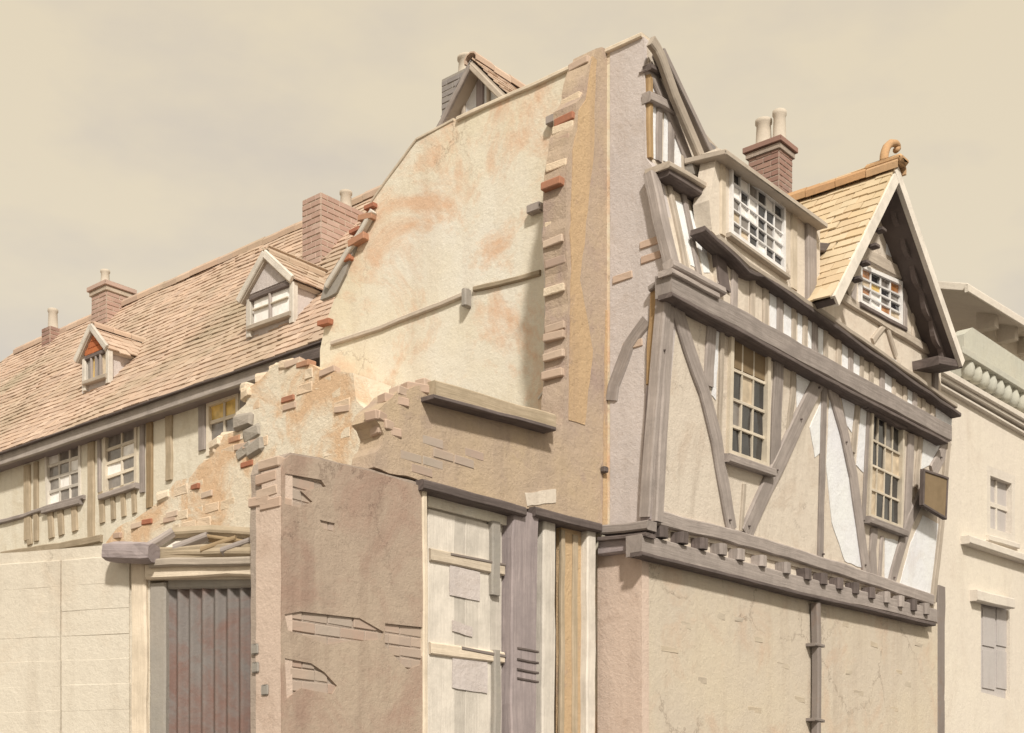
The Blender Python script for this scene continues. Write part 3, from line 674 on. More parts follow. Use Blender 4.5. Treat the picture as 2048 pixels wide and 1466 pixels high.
# --- half gable on top
prism('gable_wall', F4, [(1298, 323), (1297, 88), (1312, 92), (1410, 345), (1436, 392)], 'beige', H, 0.0, 0.2)
for pp, w, m, fr in (([(1303, 130), (1304, 315)], .06, 'tan', .03), ([(1321, 215), (1320, 322)], .085, 'timber', .024), ([(1345, 230), (1344, 335)], .085, 'timber', .024),
                     ([(1367, 250), (1370, 350)], .07, 'timberl', .02), ([(1302, 190), (1354, 219)], .085, 'timber', .06), ([(1303, 131), (1335, 147)], .05, 'timberd', .07),
                     ([(1300, 130), (1349, 235), (1392, 350)], .13, 'timber', .032)):
    bar('stud' if len(pp) == 2 and abs(pp[0][0]-pp[1][0]) < 5 else 'collar' if len(pp) == 2 else 'rafter', F4, pp, w, m, H, fr, .09, .008)
for poly in ([(1301, 195), (1313, 202), (1311, 318), (1300, 314)], [(1329, 225), (1337, 229), (1336, 325), (1327, 321)], [(1350, 262), (1366, 320), (1362, 342), (1350, 335)], [(1301, 138), (1306, 145), (1320, 190), (1301, 180)]):
    prism('infill_panel', F4, poly, 'white', H, .006, .02)
bar('bargeboard_or_shade', F4, [(1308, 78), (1326, 112), (1354, 190), (1410, 322)], .11, 'timberl', H, .13, .05, .012)
bar('jetty_beam', F4, [(1338, 336), (1440, 396)], .12, 'timberd', H, .22, .22, .008)
bar('jetty_moulding', F4, [(1340, 326), (1445, 387)], .05, 'timberl', H, .25, .25, .008)
# roof behind the half gable, tiles hung on its edge
A4 = S.hit(1290, 78) - dL*.12 + dR*.02; B4 = F4.hit(1412, 328, 0) - dL*.12
n4 = (B4-A4).cross(dL).normalized(); n4 = n4 if n4.z > 0 else -n4
box3('roof_slab', A4 + (B4-A4)*.1 - n4*.05, (B4-A4)*.9, dL*2.1, n4*.06, 'timber', H, 0.006)
hp = prism('tile_hanging', F4, [(1345, 188), (1425, 284), (1440, 300), (1450, 352), (1400, 330)], 'timberl', H, -0.06, 0.06)
brick_fill(hp, F4, along(F4, [(1352, 200), (1422, 284), (1436, 300), (1444, 345), (1405, 330)], -0.06), 'tilegrey', -0.05, .17, .085, name='hung_tile', joint=.006)
bar('eave_board', F4, [(1386, 338), (1450, 366)], .09, 'lead', H, .10, .2, .008)

# --- leaded dormer
wD = [(1464, 328), (1572, 412), (1572, 545), (1464, 466)]
prism('dormer_wall', F2, [(1418, 400), (1436, 296), (1462, 306), (1640, 440), (1640, 618), (1500, 540), (1452, 492), (1424, 462)], 'beige', H, 0.03, 0.16, holes=[wD])
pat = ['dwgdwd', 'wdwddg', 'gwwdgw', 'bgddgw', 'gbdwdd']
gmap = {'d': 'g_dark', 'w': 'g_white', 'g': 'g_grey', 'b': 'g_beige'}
window(H, F2, wD, 6, [0, .2, .42, .62, .82, 1], 0.06, lambda i, j: gmap[pat[j][i]], 0.03, 0.015, 0.035, sill=True, sh=.04, sproj=.02, lab='long leaded dormer window of dark and sky-white panes', sill_mat='timberl', mat='lattice')
bar('dormer_post', F2, [(1626, 436), (1626, 606)], .17, 'timber', H, .07, .14, .006)
bar('dormer_post', F2, [(1590, 420), (1590, 578)], .12, 'board', H, .045, .06, .004)
bar('dormer_post', F2, [(1448, 320), (1448, 470)], .09, 'board', H, .045, .06, .004)
e0 = F2.hit(1452, 294, .17); e1 = F2.hit(1656, 444, .17)
up = V((0, 0, 1))
box3('dormer_roof', e0 - Z*.06, e1-e0, dL*.42 + Z*.05, Z*.05, 'timberl', H, 0.008)
bar('dormer_fascia', F2, [(1456, 306), (1650, 451)], .05, 'timberd', H, .13, .09, .006)
# cheek and flat piece between dormer and gable
prism('dormer_cheek', F2, [(1640, 470), (1690, 500), (1690, 590), (1640, 610)], 'greywall', H, -0.25, 0.2)
bar('valley_board', F2, [(1636, 492), (1688, 498)], .09, 'timberd', H, -.02, .3, .01)
bar('valley_board', F2, [(1636, 572), (1685, 585)], .05, 'timberd', H, .06, .2, .01)

# --- right-hand gable
OV = 0.32
A5 = F2.hit(1793, 338, OV); L5 = F2.hit(1666, 592, OV); R5 = F2.hit(1926, 722, OV)
wG = [(1722, 527), (1806, 563), (1806, 652), (1722, 606)]
prism('gable_wall', F2, [(1793, 368), (1684, 590), (1884, 702), (1900, 690)], 'beige', H, 0.0, 0.2, holes=[wG])
GD = 4.5
for X5, nm in ((L5, 'gable_roof'), (R5, 'gable_roof')):
    v5 = A5 - X5; n5 = v5.cross(dL).normalized(); n5 = n5 if n5.z > 0 else -n5
    r = box3(nm, X5 - n5*.09, v5, dL*GD, n5*.07, 'timberd', H, 0.004)
    if X5 is L5:
        tile_fill(r, X5 + n5*-.012, dL, v5, GD, v5.length, 'tilepale', .18, .13, .22)
    else:
        tile_fill(r, X5 + n5*-.012, dL, v5, 0.7, v5.length, 'tilepale', .18, .13, .22)
rr = box3('ridge_board', A5 - Z*.07 - dR*.02, dR*.04, dL*GD, Z*.05, 'timberd', H, 0)
sub_tiles_ridge(rr, A5 + Z*.0 - dL*.06, A5 + dL*GD, 'ridge', .12, .34)
# bargeboards; the dark wavy one paints the shadow inside the right slope
def barge(P, Q, w, cus, mat, flip):
    ax = (Q-P); L = ax.length; ax.normalize(); sd_ = F2.n.cross(ax).normalized()
    if sd_.z > 0: sd_ = -sd_
    k = 40; front = []; 
    topl = [P + ax*L*i/k for i in range(k+1)]
    bot = [P + ax*L*i/k + sd_*(w + cus*abs(math.sin(math.pi*i/k*cus_n))) for i in range(k, -1, -1)]
    return prism3('bargeboard_or_shade', F2, topl + bot, mat, H, 0.05)
cus_n = 1
barge(A5 + Z*.02 + F2.n*.02, L5 + F2.n*.02, .11, 0.0, 'whiteboard', 0)
barge(A5 + Z*.02 + F2.n*.022, R5 + F2.n*.022, .11, 0.0, 'whiteboard', 0)
A5b = F2.hit(1792, 388, .2); cus_n = 5.5
barge(A5b, F2.hit(1898, 716, .2), .10, .075, 'timberd', 0)  # wavy dark strip drawn as the shadow of the right barge
for (x, y) in ((1749, 458), (1736, 490), (1717, 524), (1701, 556)):
    P = F2.hit(x, y, .2); box3('purlin_end', P - Z*.03, dR*.09, F2.n*.09, Z*.035, 'timberd', H, .006)
bar('gable_bracket', F2, [(1878, 720), (1925, 728)], .09, 'timberd', H, .3, .3, .006)
for nm, pp, w, m, fr in (('tie_beam', [(1738, 510), (1815, 552)], .14, 'timberl', .03), ('rafter', [(1786, 398), (1696, 585)], .12, 'timberl', .028), ('rafter', [(1797, 398), (1880, 690)], .13, 'timber', .03),
        ('sill_beam', [(1672, 583), (1860, 700)], .10, 'timberl', .04), ('stud', [(1712, 545), (1710, 605)], .09, 'timber', .02), ('stud', [(1813, 560), (1812, 668)], .09, 'timber', .026),
        ('stud', [(1830, 585), (1828, 680)], .07, 'timberl', .02), ('brace', [(1748, 682), (1773, 648)], .07, 'timberl', .03), ('brace', [(1776, 650), (1795, 712)], .07, 'timberl', .032),
        ('end_post', [(1874, 706), (1873, 800)], .12, 'timber', .034)):
    bar(nm, F2, pp, w, m, H, fr, .09, .008)
prism('infill_panel', F2, [(1776, 455), (1788, 475), (1797, 520), (1772, 508)], 'white', H, .006, .02)
prism('infill_panel', F2, [(1772, 708), (1794, 722), (1794, 745), (1760, 722)], 'white', H, .006, .02)
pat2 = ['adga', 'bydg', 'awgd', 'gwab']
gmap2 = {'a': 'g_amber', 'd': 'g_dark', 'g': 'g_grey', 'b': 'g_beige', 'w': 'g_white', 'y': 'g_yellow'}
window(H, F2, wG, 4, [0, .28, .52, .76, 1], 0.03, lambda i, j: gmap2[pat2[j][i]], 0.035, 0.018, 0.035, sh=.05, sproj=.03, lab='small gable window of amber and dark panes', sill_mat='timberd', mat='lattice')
# finial
fb = A5 + Z*.12 + dL*.05
fo = box3('ridge_crest', A5 - dL*.10 + Z*.03 - dR*.10, dR*.2, dL*.42, Z*.08, 'ridge', H, .03)
cp = [(1768, 326), (1768, 314), (1770, 303), (1774, 293), (1781, 287), (1789, 286), (1795, 290), (1796, 297), (1791, 301)]
cpl = F2.shift(OV-.12); cpt = [cpl.hit(x, y) for x, y in cp]
curl = []
for k in range(15):
    t = k/14*(len(cpt)-1); i = min(int(t), len(cpt)-2); curl.append(cpt[i].lerp(cpt[i+1], t-i))
vs, fs = [], []
for i, p in enumerate(curl):
    t = (curl[min(i+1, 14)] - curl[max(i-1, 0)]).normalized(); s1 = t.cross(dL).normalized(); r = .048*(1-.35*i/14)
    for k in range(8):
        a = math.pi*k/4; vs.append(p + s1*math.cos(a)*r + dL*math.sin(a)*r)
for i in range(14):
    for k in range(8): fs.append((i*8+k, i*8+(k+1) % 8, (i+1)*8+(k+1) % 8, (i+1)*8+k))
fs += [tuple(range(7, -1, -1)), tuple(112+k for k in range(8))]
mesh_obj('finial', vs, fs, 'ridge', H, True)
# main roof mass behind dormer, back walls
mb = F2.hit(1432, 500, -.5)
box3('main_roof', V((mb.x, mb.y, F2.hit(1432, 470).z)) - dR*.2, dR*5.6, dL*3.4 + Z*0.05, Z*.1, 'timberd', H, 0)
eR = G.hit(1875, 1620); eR.z = 0
box3('end_wall', eR - dR*.25 + Z*-.03 - G.n*0.32, dR*.25, dL*4.5, Z*(F2.hit(1875, 760).z), 'beige', H, 0)

# --- chimney behind the dormer
ce = F2.shift(-2.6).hit(1558, 300)
zc = ce.z + (300-272)/F*ce.y
chimney(H, ce, .46, .36, ce.z - 2.2, zc, 'brick', 'mortar', pots=((.72, .5, .115, .42), (.2, .5, .095, .46)), corb=True)

# ================================================================== RUINED STREET FRONT (next house, pulled down)
U = thing('ruined_shopfront', 'broken brown rendered and brick shopfront wall with boarded white door beside the timbered house', 'ruined wall', (W2E.x, W2E.y, 0))
stub = [(1219, 1052), (1219, 102), (1204, 94), (1192, 97), (1182, 118), (1172, 150), (1168, 185), (1152, 205), (1150, 245), (1142, 285), (1134, 330), (1132, 420), (1130, 470), (1136, 540), (1134, 640), (1132, 760), (1124, 850), (1085, 842), (960, 800), (878, 770), (830, 772), (795, 782), (772, 805), (750, 838), (768, 870), (752, 905), (748, 934), (800, 950), (850, 966), (1050, 1018), (1205, 1054)]
prism('rendered_wall', W2, stub, 'brown', U, 0.0, 0.24, rag=(0.06, 0.03))
prism('render_patch', W2, [(1186, 112), (1178, 160), (1172, 200), (1158, 220), (1156, 260), (1146, 300), (1142, 420), (1142, 560), (1140, 700), (1138, 840), (1170, 850), (1186, 700), (1160, 560), (1176, 420), (1188, 300), (1190, 200), (1194, 120)], 'ochre', U, .006, .03, rag=(.09, .02))
# exposed edge: toothed bricks where the wall was torn off
tooth = {'brickpale': [], 'stone': [], 'brickred': [], 'brickbrown': []}
y = 116.0
while y < 850:
    xl = 1180 if y < 150 else 1168 if y < 195 else 1150 if y < 250 else 1136 if y < 330 else 1131
    P = W2.hit(xl, y, 0); ext = random.choice([-.05, -.03, .0, .01, .03]) + (.02 if int(y/19) % 2 else 0); Lb = ext + .09
    mk = random.choices(list(tooth), [.42, .42, .11, .15])[0]
    mx = frame(P - dR*(ext-.09)/2 - W2.n*(.115 + random.uniform(0, .015)), dR, W2.n, Z) @ Matrix.Rotation(random.uniform(-.05, .05), 4, 'Y') @ Matrix.Rotation(random.uniform(-.08, .08), 4, 'Z')
    if random.random() < .68: tooth[mk].append(mx @ Matrix.Diagonal((Lb/.2, 1, 1, 1)))
    y += .078*F/P.y
for mk, lst in tooth.items():
    pieces('toothed_brick', lst, variants('toothed_brick', mk, .2, .21, .066, .007, .007), U)
# ledge board, dark strip painting the shadow line below it, top bricks
bar('ledge_board_or_shade', W2, [(872, 776), (960, 802), (1112, 846)], .13, 'cottimber', U, .085, .16, .008)
bar('ledge_board_or_shade', W2, [(868, 792), (960, 817), (1112, 856)], .03, 'timberd', U, .13, .14, .006)
tb = []
for (x, y) in ((758, 838), (772, 852), (752, 832), (766, 862), (800, 786), (826, 776), (852, 772), (781, 800)):
    P = W2.hit(x + 6, y + 3, -.05); tb.append(frame(P, dR, W2.n, Z) @ Matrix.Rotation(random.uniform(-.15, .15), 4, 'Y') @ Matrix.Rotation(random.uniform(-.3, .3), 4, 'Z'))
pieces('loose_brick', tb, variants('brick', 'brickpale', .21, .1, .068, .008, .008), U)
pb = along(W2, [(775, 870), (935, 880), (1000, 930), (880, 950), (790, 935)], 0)
brick_fill(U, W2, pb, 'brickbrown', .004, prob=.38, name='exposed_brick')
for (x, y) in ((1200, 945),):
    P = W2.hit(x, y, .0); box3('fixing_block', P, dR*.06, W2.n*.05, Z*.05, 'timberd', U, .008)
prism('quoin_strip', W2, [(1206, 1050), (1208, 850), (1212, 620), (1218, 620), (1218, 1052)], 'ochre', U, .006, .03, rag=(.09, .01))
prism('pale_patch', W2, [(1050, 985), (1112, 978), (1112, 1005), (1055, 1012)], 'beige', U, .006, .02, rag=(.05, .012))
# beam over the door
bar('lintel', W2, [(848, 969), (1000, 1008), (1054, 1022)], .075, 'timberd', U, .075, .2, .006)
bar('lintel', W2, [(1072, 1022), (1205, 1056)], .075, 'timberd', U, .07, .2, .006)
# brick part
bp = [(560, 'g'), (560, 935), (566, 915), (580, 905), (640, 915), (740, 938), (850, 970), (850, 'g')]
prism('brick_wall', W2, bp, 'mortar', U, -0.004, 0.3, rag=(0.12, 0.012))
bh_ = [[(572, 1228), (600, 1222), (720, 1238), (768, 1262), (764, 1278), (700, 1282), (650, 1288), (610, 1272), (574, 1262)],
       [(770, 1248), (845, 1256), (846, 1330), (812, 1338), (790, 1310), (768, 1292)],
       [(572, 1318), (622, 1326), (646, 1346), (676, 1372), (664, 1388), (600, 1378), (572, 1396)],
       [(572, 946), (640, 958), (652, 972), (604, 980), (624, 1002), (596, 1016), (572, 1006)], [(640, 1040), (668, 1046), (672, 1062), (646, 1060)]]
prism('render_coat', W2, [(563, 'g'), (563, 938), (570, 918), (582, 909), (640, 919), (740, 942), (849, 974), (849, 'g')], 'greybrown', U, .017, .02,
      holes=[[(x + random.uniform(-3, 3), y + random.uniform(-2, 2)) for x, y in h] for h in bh_])
for h in bh_:
    cx_, cy_ = sum(p[0] for p in h)/len(h), sum(p[1] for p in h)/len(h)
    brick_fill(U, W2, along(W2, [(min(846, max(568, cx_+(x-cx_)*1.35)), cy_+(y-cy_)*1.35) for x, y in h], 0), 'brickbrown', .004, joint=.010, jit=.003)
bar('wall_edge_board', W2, [(851, 975), (853, 1200), (852, 1480)], .05, 'board', U, .03, .12, .006)
bar('wall_edge_board', W2, [(852, 1480), (852, 2000)], .05, 'board', U, .03, .12, .006)
# free end of the wall: pink rendered quoins
en = prism('end_pier', E2, [(510, 'g'), (512, 1002), (524, 985), (522, 945), (548, 938), (561, 935), (561, 'g')], 'pink', U, 0.012, 0.10, rag=(.1, .012))
eb = []
for (x, y) in ((538, 988), (536, 958), (542, 930), (522, 1005), (545, 1010)):
    P = E2.hit(x + 6, y, -.03); eb.append(frame(P, dL, E2.n, Z) @ Matrix.Rotation(random.uniform(-.05, .05), 4, 'Y'))
pieces('quoin_brick', eb, variants('brick', 'brickpale', .21, .1, .068, .008, .008), U)
for (x, y) in ((518, 1308), (519, 1345), (538, 1390)):
    P = E2.hit(x, y, .012); box3('putlog_block', P, dL*.07, -dR*.012, Z*.07, 'lead', U, .008)
# door opening: boarded leaves, pilaster, jambs
D0 = W2.shift(-.06)
prism('door_backing', W2, [(852, 'g'), (852, 972), (1204, 1058), (1204, 'g')], 'whiteboard', U, -.16, .06)
prism('fanlight_board', W2, [(856, 982), (1018, 1022), (1018, 1052), (856, 1012)], 'cream', U, -.04, .04)
leaf = thing  # placeholder name kept local
dv = lambda x, y: (x, y)
xs = [857, 884, 908, 932, 956, 980, 1003]
door = prism('door', W2, [(857, 'g'), (857, 1014), (1012, 1053), (1012, 'g')], 'whiteboard', U, -.08, .04)
door['label'] = 'white boarded shop door with rails'
for i in range(len(xs)-1):
    bar('plank', W2, [((xs[i]+xs[i+1])/2, 1022 + (xs[i]-857)*.25), ((xs[i]+xs[i+1])/2, 1480)], .148, 'whiteboard', door, -.062 + random.uniform(0, .004), .016, .002, .006)
    bar('plank', W2, [((xs[i]+xs[i+1])/2, 1480), ((xs[i]+xs[i+1])/2, 2000)], .148, 'whiteboard', door, -.062 + random.uniform(0, .004), .016, .002, .006)
for yy in (1108, 1296):
    bar('rail', W2, [(862, yy), (1010, yy + (1620-yy)*.061)], .09, 'board', door, -.035, .03, .003)
bar('strap', W2, [(903, 1108), (1012, 1130)], .02, 'iron', door, -.028, .02, .002)
bar('strap', W2, [(925, 1296), (1012, 1313)], .025, 'iron', door, -.028, .02, .002)
for (x0, y0, x1, y1) in ((900, 1130, 960, 1190), (905, 1240, 945, 1262), (905, 1310, 975, 1375)):
    prism('pasted_notice', W2, [(x0, y0), (x1, y0+14), (x1, y1+12), (x0, y1)], 'greywall', door, -.050, .004, rag=(.06, .008))
bar('door_post', W2, [(994, 1043), (995, 1130), (994, 1190)], .10, 'lead', U, -.02, .05, .01)
bar('door_post', W2, [(997, 1300), (996, 1480)], .08, 'lead', U, -.02, .05, .01)
bar('pilaster', W2, [(1054, 1024), (1050, 1200), (1048, 1480)], .31, 'timberv', U, .03, .16, .012)
bar('pilaster', W2, [(1048, 1480), (1048, 2000)], .31, 'timberv', U, .03, .16, .012)
for yy in (1318, 1338, 1356, 1296):
    bar('pilaster_groove', W2, [(1036, yy), (1078, yy+8)], .018, 'timberd', U, .036, .02, .003)
bar('jamb', W2, [(1100, 1040), (1098, 1480)], .16, 'whiteboard', U, .0, .1, .006)
bar('jamb', W2, [(1098, 1480), (1098, 2000)], .16, 'whiteboard', U, .0, .1, .006)
prism('door_panel', W2, [(1120, 'g'), (1122, 1048), (1168, 1060), (1168, 'g')], 'ochre', U, -.05, .05)
bar('panel_strip', W2, [(1128, 1060), (1126, 1480)], .05, 'cottimber', U, -.03, .03, .006)
bar('panel_strip', W2, [(1152, 1070), (1150, 1480)], .07, 'cottimber', U, -.035, .02, .006)
bar('jamb', W2, [(1184, 1062), (1183, 1480)], .12, 'greywall' if False else 'whiteboard', U, .02, .1, .006)
bar('jamb', W2, [(1183, 1480), (1183, 2000)], .12, 'whiteboard', U, .02, .1, .006)

# ================================================================== BROKEN MASONRY before the cottage
rb = RU.hit(540, 1620); rb.z = 0
B = thing('masonry_ruin', 'ragged cream and orange stub of masonry between the tiled cottage and the brick wall', 'ruined wall', tuple(rb))
ragged = [(205, 'g'), (212, 1085), (235, 1055), (268, 1040), (300, 1018), (330, 990), (352, 962), (380, 955), (398, 930), (425, 912), (448, 870), (470, 862), (472, 825), (492, 808), (498, 775), (520, 760), (545, 732), (580, 722), (622, 728), (645, 742), (706, 746), (712, 800), (742, 830), (745, 'g')]
prism('masonry', RU, ragged, 'ruin', B, 0.0, 0.5, rag=(0.14, 0.05))
brick_fill(B, RU, along(RU, [(p[0]+(6 if i < 12 else -6), 1250 if p[1] == 'g' else p[1]+9) for i, p in enumerate(ragged)], 0), 'stone', .003, .27, .135, name='stone', joint=.012, jit=.006, prob=.26, ch=.02, amp=.014)
st = []
for k in range(20):
    a = random.random()
    i = random.randint(3, len(ragged)-6); p, q = ragged[i], ragged[i+1]
    x = p[0]+(q[0]-p[0])*a; y = p[1]+(q[1]-p[1])*a + random.uniform(4, 30)
    P = RU.hit(x, y, random.uniform(-.2, -.1))
    st.append(frame(P, dL, RU.n, Z) @ Matrix.Rotation(random.uniform(-.2, .2), 4, 'Y') @ Matrix.Rotation(random.uniform(-.4, .4), 4, 'Z') @ Matrix.Scale(random.uniform(.55, .9), 4))
pieces('stone', st, variants('stone', 'stone', .26, .3, .13, .03, .025, 6), B)
st = []
for (x, y) in ((395, 975), (420, 990), (370, 1010), (350, 1030), (300, 1045), (280, 1052), (262, 1060), (240, 1072), (500, 930), (505, 905), (520, 915), (590, 728), (612, 730), (660, 745), (685, 748), (585, 815), (582, 800), (345, 1040), (650, 830), (690, 820), (475, 880), (488, 895), (515, 960), (505, 890)):
    P = RU.hit(x, y, -.035); st.append(frame(P, dL, RU.n, Z) @ Matrix.Rotation(random.uniform(-.12, .12), 4, 'Y') @ Matrix.Rotation(random.uniform(-.2, .2), 4, 'Z'))
pieces('brick', st[::4], variants('brick', 'brickred', .2, .1, .06, .008, .008), B)
pieces('brick', st[1::4] + st[3::4], variants('brick', 'brickpale', .2, .1, .065, .008, .008), B)
st = []
for (x, y) in ((500, 845), (516, 872), (522, 898), (500, 905)):
    P = RU.hit(x, y, -.07); st.append(frame(P, dL, RU.n, Z) @ Matrix.Rotation(random.uniform(-.3, .3), 4, 'Y') @ Matrix.Scale(random.uniform(.8, 1.2), 4))
pieces('stone', st, variants('stone', 'stonegrey', .28, .2, .15, .03, .03, 4), B)

# ================================================================== TILED COTTAGE on the left
kb = K.hit(300, 1620); kb.z = 0
C = thing('tiled_cottage', 'long low cottage with pinkish clay tiled roof, two dormers and pale half-timbered front', 'cottage', tuple(kb))
win = [[(88, 900), (160, 876), (160, 1000), (92, 1018)], [(206, 866), (272, 842), (272, 968), (206, 990)], [(412, 806), (476, 782), (476, 900), (412, 912)]]
cwall = prism('front_wall', K, [(-260, 'g'), (-260, 1015), (690, 672), (690, 'g')], 'cottage', C, 0.0, 0.25, holes=win)
for i, q in enumerate(win):
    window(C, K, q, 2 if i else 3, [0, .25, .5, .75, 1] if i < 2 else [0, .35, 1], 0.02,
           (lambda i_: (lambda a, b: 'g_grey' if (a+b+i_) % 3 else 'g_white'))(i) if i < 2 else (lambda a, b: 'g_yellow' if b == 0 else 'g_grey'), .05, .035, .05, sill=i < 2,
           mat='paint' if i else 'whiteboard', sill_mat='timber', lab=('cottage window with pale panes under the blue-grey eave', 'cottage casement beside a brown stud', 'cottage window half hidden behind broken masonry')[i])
eav = lambda x: 905 - (x-45)*.3613
for i, (x, y1, w, m) in enumerate(((52, 1080, .16, 'cottimber'), (70, 1082, .12, 'cottimber'), (180, 1080, .16, 'cottimber'), (196, 985, .07, 'timber'), (282, 985, .10, 'timber'), (297, 1015, .13, 'sign'), (336, 960, .14, 'cottimber'), (402, 900, .14, 'timber'), (485, 860, .12, 'timber'), (-10, 1090, .14, 'cottimber'), (-60, 1100, .14, 'cottimber'))):
    bar('stud', K, [(x, eav(x) + 28), (x, y1)], w, m, C, .03, .1, .008)
for x, w in ((55, .14), (98, .14), (118, .14), (145, .14), (200, .12), (222, .1), (243, .1), (264, .1)):
    y0 = 1030 - (x-45)*.30
    bar('stud', K, [(x, y0), (x+3, y0 + 62)], w, 'cottimber', C, .026, .1, .008)
bar('rail', K, [(-80, 1066), (45, 1030), (165, 992)], .06, 'timber', C, .05, .1, .008)
bar('rail', K, [(0, 1110), (200, 1078)], .10, 'cottimber', C, .045, .1, .01)
# eave and roof
KE = K.shift(.2)
E0 = KE.hit(-300, eav(-300)-5); E1 = KE.hit(660, 690)
ez = (KE.hit(45, 900).z + KE.hit(400, eav(400)-5).z)/2
ez += .04; E0.z = ez; E1 = KE.hit(668, 684); E1.z = ez
RUN = 2.9
ridz = K.shift(.2-RUN).hit(380, 568).z
ridz += .1
v6 = dR*RUN + Z*(ridz-ez); n6 = v6.cross(dL).normalized(); n6 = n6 if n6.z > 0 else -n6
Lr = (E1-E0).length; uR = (E0-E1).normalized()
roof = box3('roof', E1 - n6*.10, uR*Lr, v6, n6*.09, 'timberl', C, 0)
back = dR*RUN - Z*(ridz-ez)
box3('rear_roof', E1 + v6 - n6*.10, uR*Lr, back, Z*.08, 'tilegrey', C, 0)
tile_fill(roof, E1 + n6*0, uR, v6, Lr, v6.length, 'tile', .19, .135, .22)
rg = box3('ridge_board', E1 + v6 - dR*.02 - Z*.06, uR*Lr, dR*.04, Z*.05, 'timberl', C, 0)
sub_tiles_ridge(rg, E1 + v6 - Z*.02, E0 + v6 - Z*.02, 'tile', .13, .36)
eo = V((0, 0, 0))
sweep('fascia', [E1 - Z*.095 + K.n*.03, E0 - Z*.095 + K.n*.03], None, K.n, .17, .05, 'fascia', C, .01, .008)
sweep('gutter', [E1 - Z*.035 + K.n*.09, E0 - Z*.035 + K.n*.09], None, K.n, .022, .05, 'timberd', C, .008, .008)
sf = box3('soffit', E1 - Z*.17 + K.n*.0, uR*Lr, dR*.24, Z*.02, 'timberv', C, 0)
bar('eave_end', K, [(585, 722), (645, 702)], .12, 'timberd', C, .4, .3, .01)
roofP = Plane(E1, uR, v6); roofP.n = n6
def dormer(bl, br, ey, ay, tilem, face, panes, lab):
    """bl, br: pixel foot of the front, on the roof surface; ey: wall-top pixel at br; ay: apex pixel"""
    Pm = roofP.hit((bl[0]+br[0])/2, (bl[1]+br[1])/2, .02)
    pl = Plane(Pm, dL)
    p0, p1 = pl.hit(*bl), pl.hit(*br)
    z0 = min(p0.z, p1.z) - .1; zw = pl.hit(br[0], ey).z; za = pl.hit((bl[0]+br[0])/2, ay).z
    w_ = (p0-p1).length; mid = (p0+p1)/2
    n_ = pl.n; L = (za - z0)/((ridz-ez)/RUN) + .15
    c0, c1 = p1.copy(), p0.copy()
    d = box3('dormer', V((c0.x, c0.y, z0)), (V((c1.x-c0.x, c1.y-c0.y, 0))), dR*L*.8, Z*(zw-z0), 'greywall', C, 0)
    d['label'] = lab
    ub = V((c1.x-c0.x, c1.y-c0.y, 0)).normalized()
    g0, g1, ga = V((c0.x, c0.y, zw)), V((c1.x, c1.y, zw)), V((mid.x, mid.y, za-.05))
    fr = n_*.02
    prism3('gable_board', pl, [g0+fr, g1+fr, ga+fr], face, d, .06)
    if face == 'hung': brick_fill(d, pl, [g0+fr+ub*.04, g1+fr-ub*.04, ga+fr-Z*.05], 'hung', .03, .15, .085, name='hung_tile', joint=.005)
    ov = .06
    for s_, gg in ((1, g0), (-1, g1)):
        foot = gg - ub*s_*ov - Z*ov*(za-zw)/(w_/2) + n_*ov
        ap = V((mid.x, mid.y, za)) + n_*ov
        vv = ap - foot; nn = vv.cross(dR).normalized(); nn = nn if nn.z > 0 else -nn
        r_ = box3('dormer_roof', foot - nn*.06, vv, dR*(L+ov), nn*.05, 'timberl', d, 0)
        tile_fill(d, foot - nn*.005, dR, vv, L+ov-.1, vv.length, tilem, .17, .12, .2)
        bar3('bargeboard_or_shade', ap + n_*.03 + Z*.0, foot + n_*.03, n_, .09, .04, 'whiteboard', d)
    sub_tiles_ridge(d, V((mid.x, mid.y, za+.0)) + n_*ov, V((mid.x, mid.y, za)) + dR*L, tilem, .09, .3)
    # window
    fpx = lambda P: proj(P)
    q = [fpx(V((c1.x, c1.y, zw-.04)) - ub*.07), fpx(V((c0.x, c0.y, zw-.04)) + ub*.07), fpx(V((c0.x, c0.y, p1.z+.14)) + ub*.07), fpx(V((c1.x, c1.y, p0.z+.14)) - ub*.07)]
    f = quad_uv(pl, q, .05)
    for a in (0, 1):
        bar3('corner_post', f(a, 0) + (ub if a == 0 else -ub)*.03, f(a, 1) + (ub if a == 0 else -ub)*.03 - Z*.1, n_, .08, .07, 'whiteboard', d)
    bar3('head', f(0, 0) + n_*.005, f(1, 0) + n_*.005, n_, .06, .07, 'timberd', d)
    bar3('sill', f(-.05, 1) + n_*.03, f(1.05, 1) + n_*.03, n_, .06, .1, 'timberl', d)
    k = len(panes)
    for i, m in enumerate(panes):
        a0, a1 = .06 + .88*i/k, .06 + .88*(i+1)/k
        c = [f(a0, .05), f(a1, .05), f(a1, .97), f(a0, .97)]; c = [x - n_*(.03 + random.uniform(0, .008)) for x in c]
        prism3('pane', pl, c, m, d, .012)
        if i: bar3('glazing_bar', f(a0, .04), f(a0, .98), n_, .04, .035, 'timber', d)
    for b_ in ((.4,) if face != 'hung' else ()):
        bar3('glazing_bar', f(.06, b_) - n_*.004, f(.94, b_) - n_*.004, n_, .018, .03, 'paint', d)
    return d
dormer((164, 788), (217, 770), 692, 655, 'tile', 'hung', ['g_grey', 'g_yellow', 'g_grey', 'g_beige'], 'dormer with bright orange hung gable')
dormer((492, 682), (586, 650), 556, 510, 'tile', 'greywall', ['g_white', 'g_white'], 'wider dormer with plain grey gable near the flank wall')
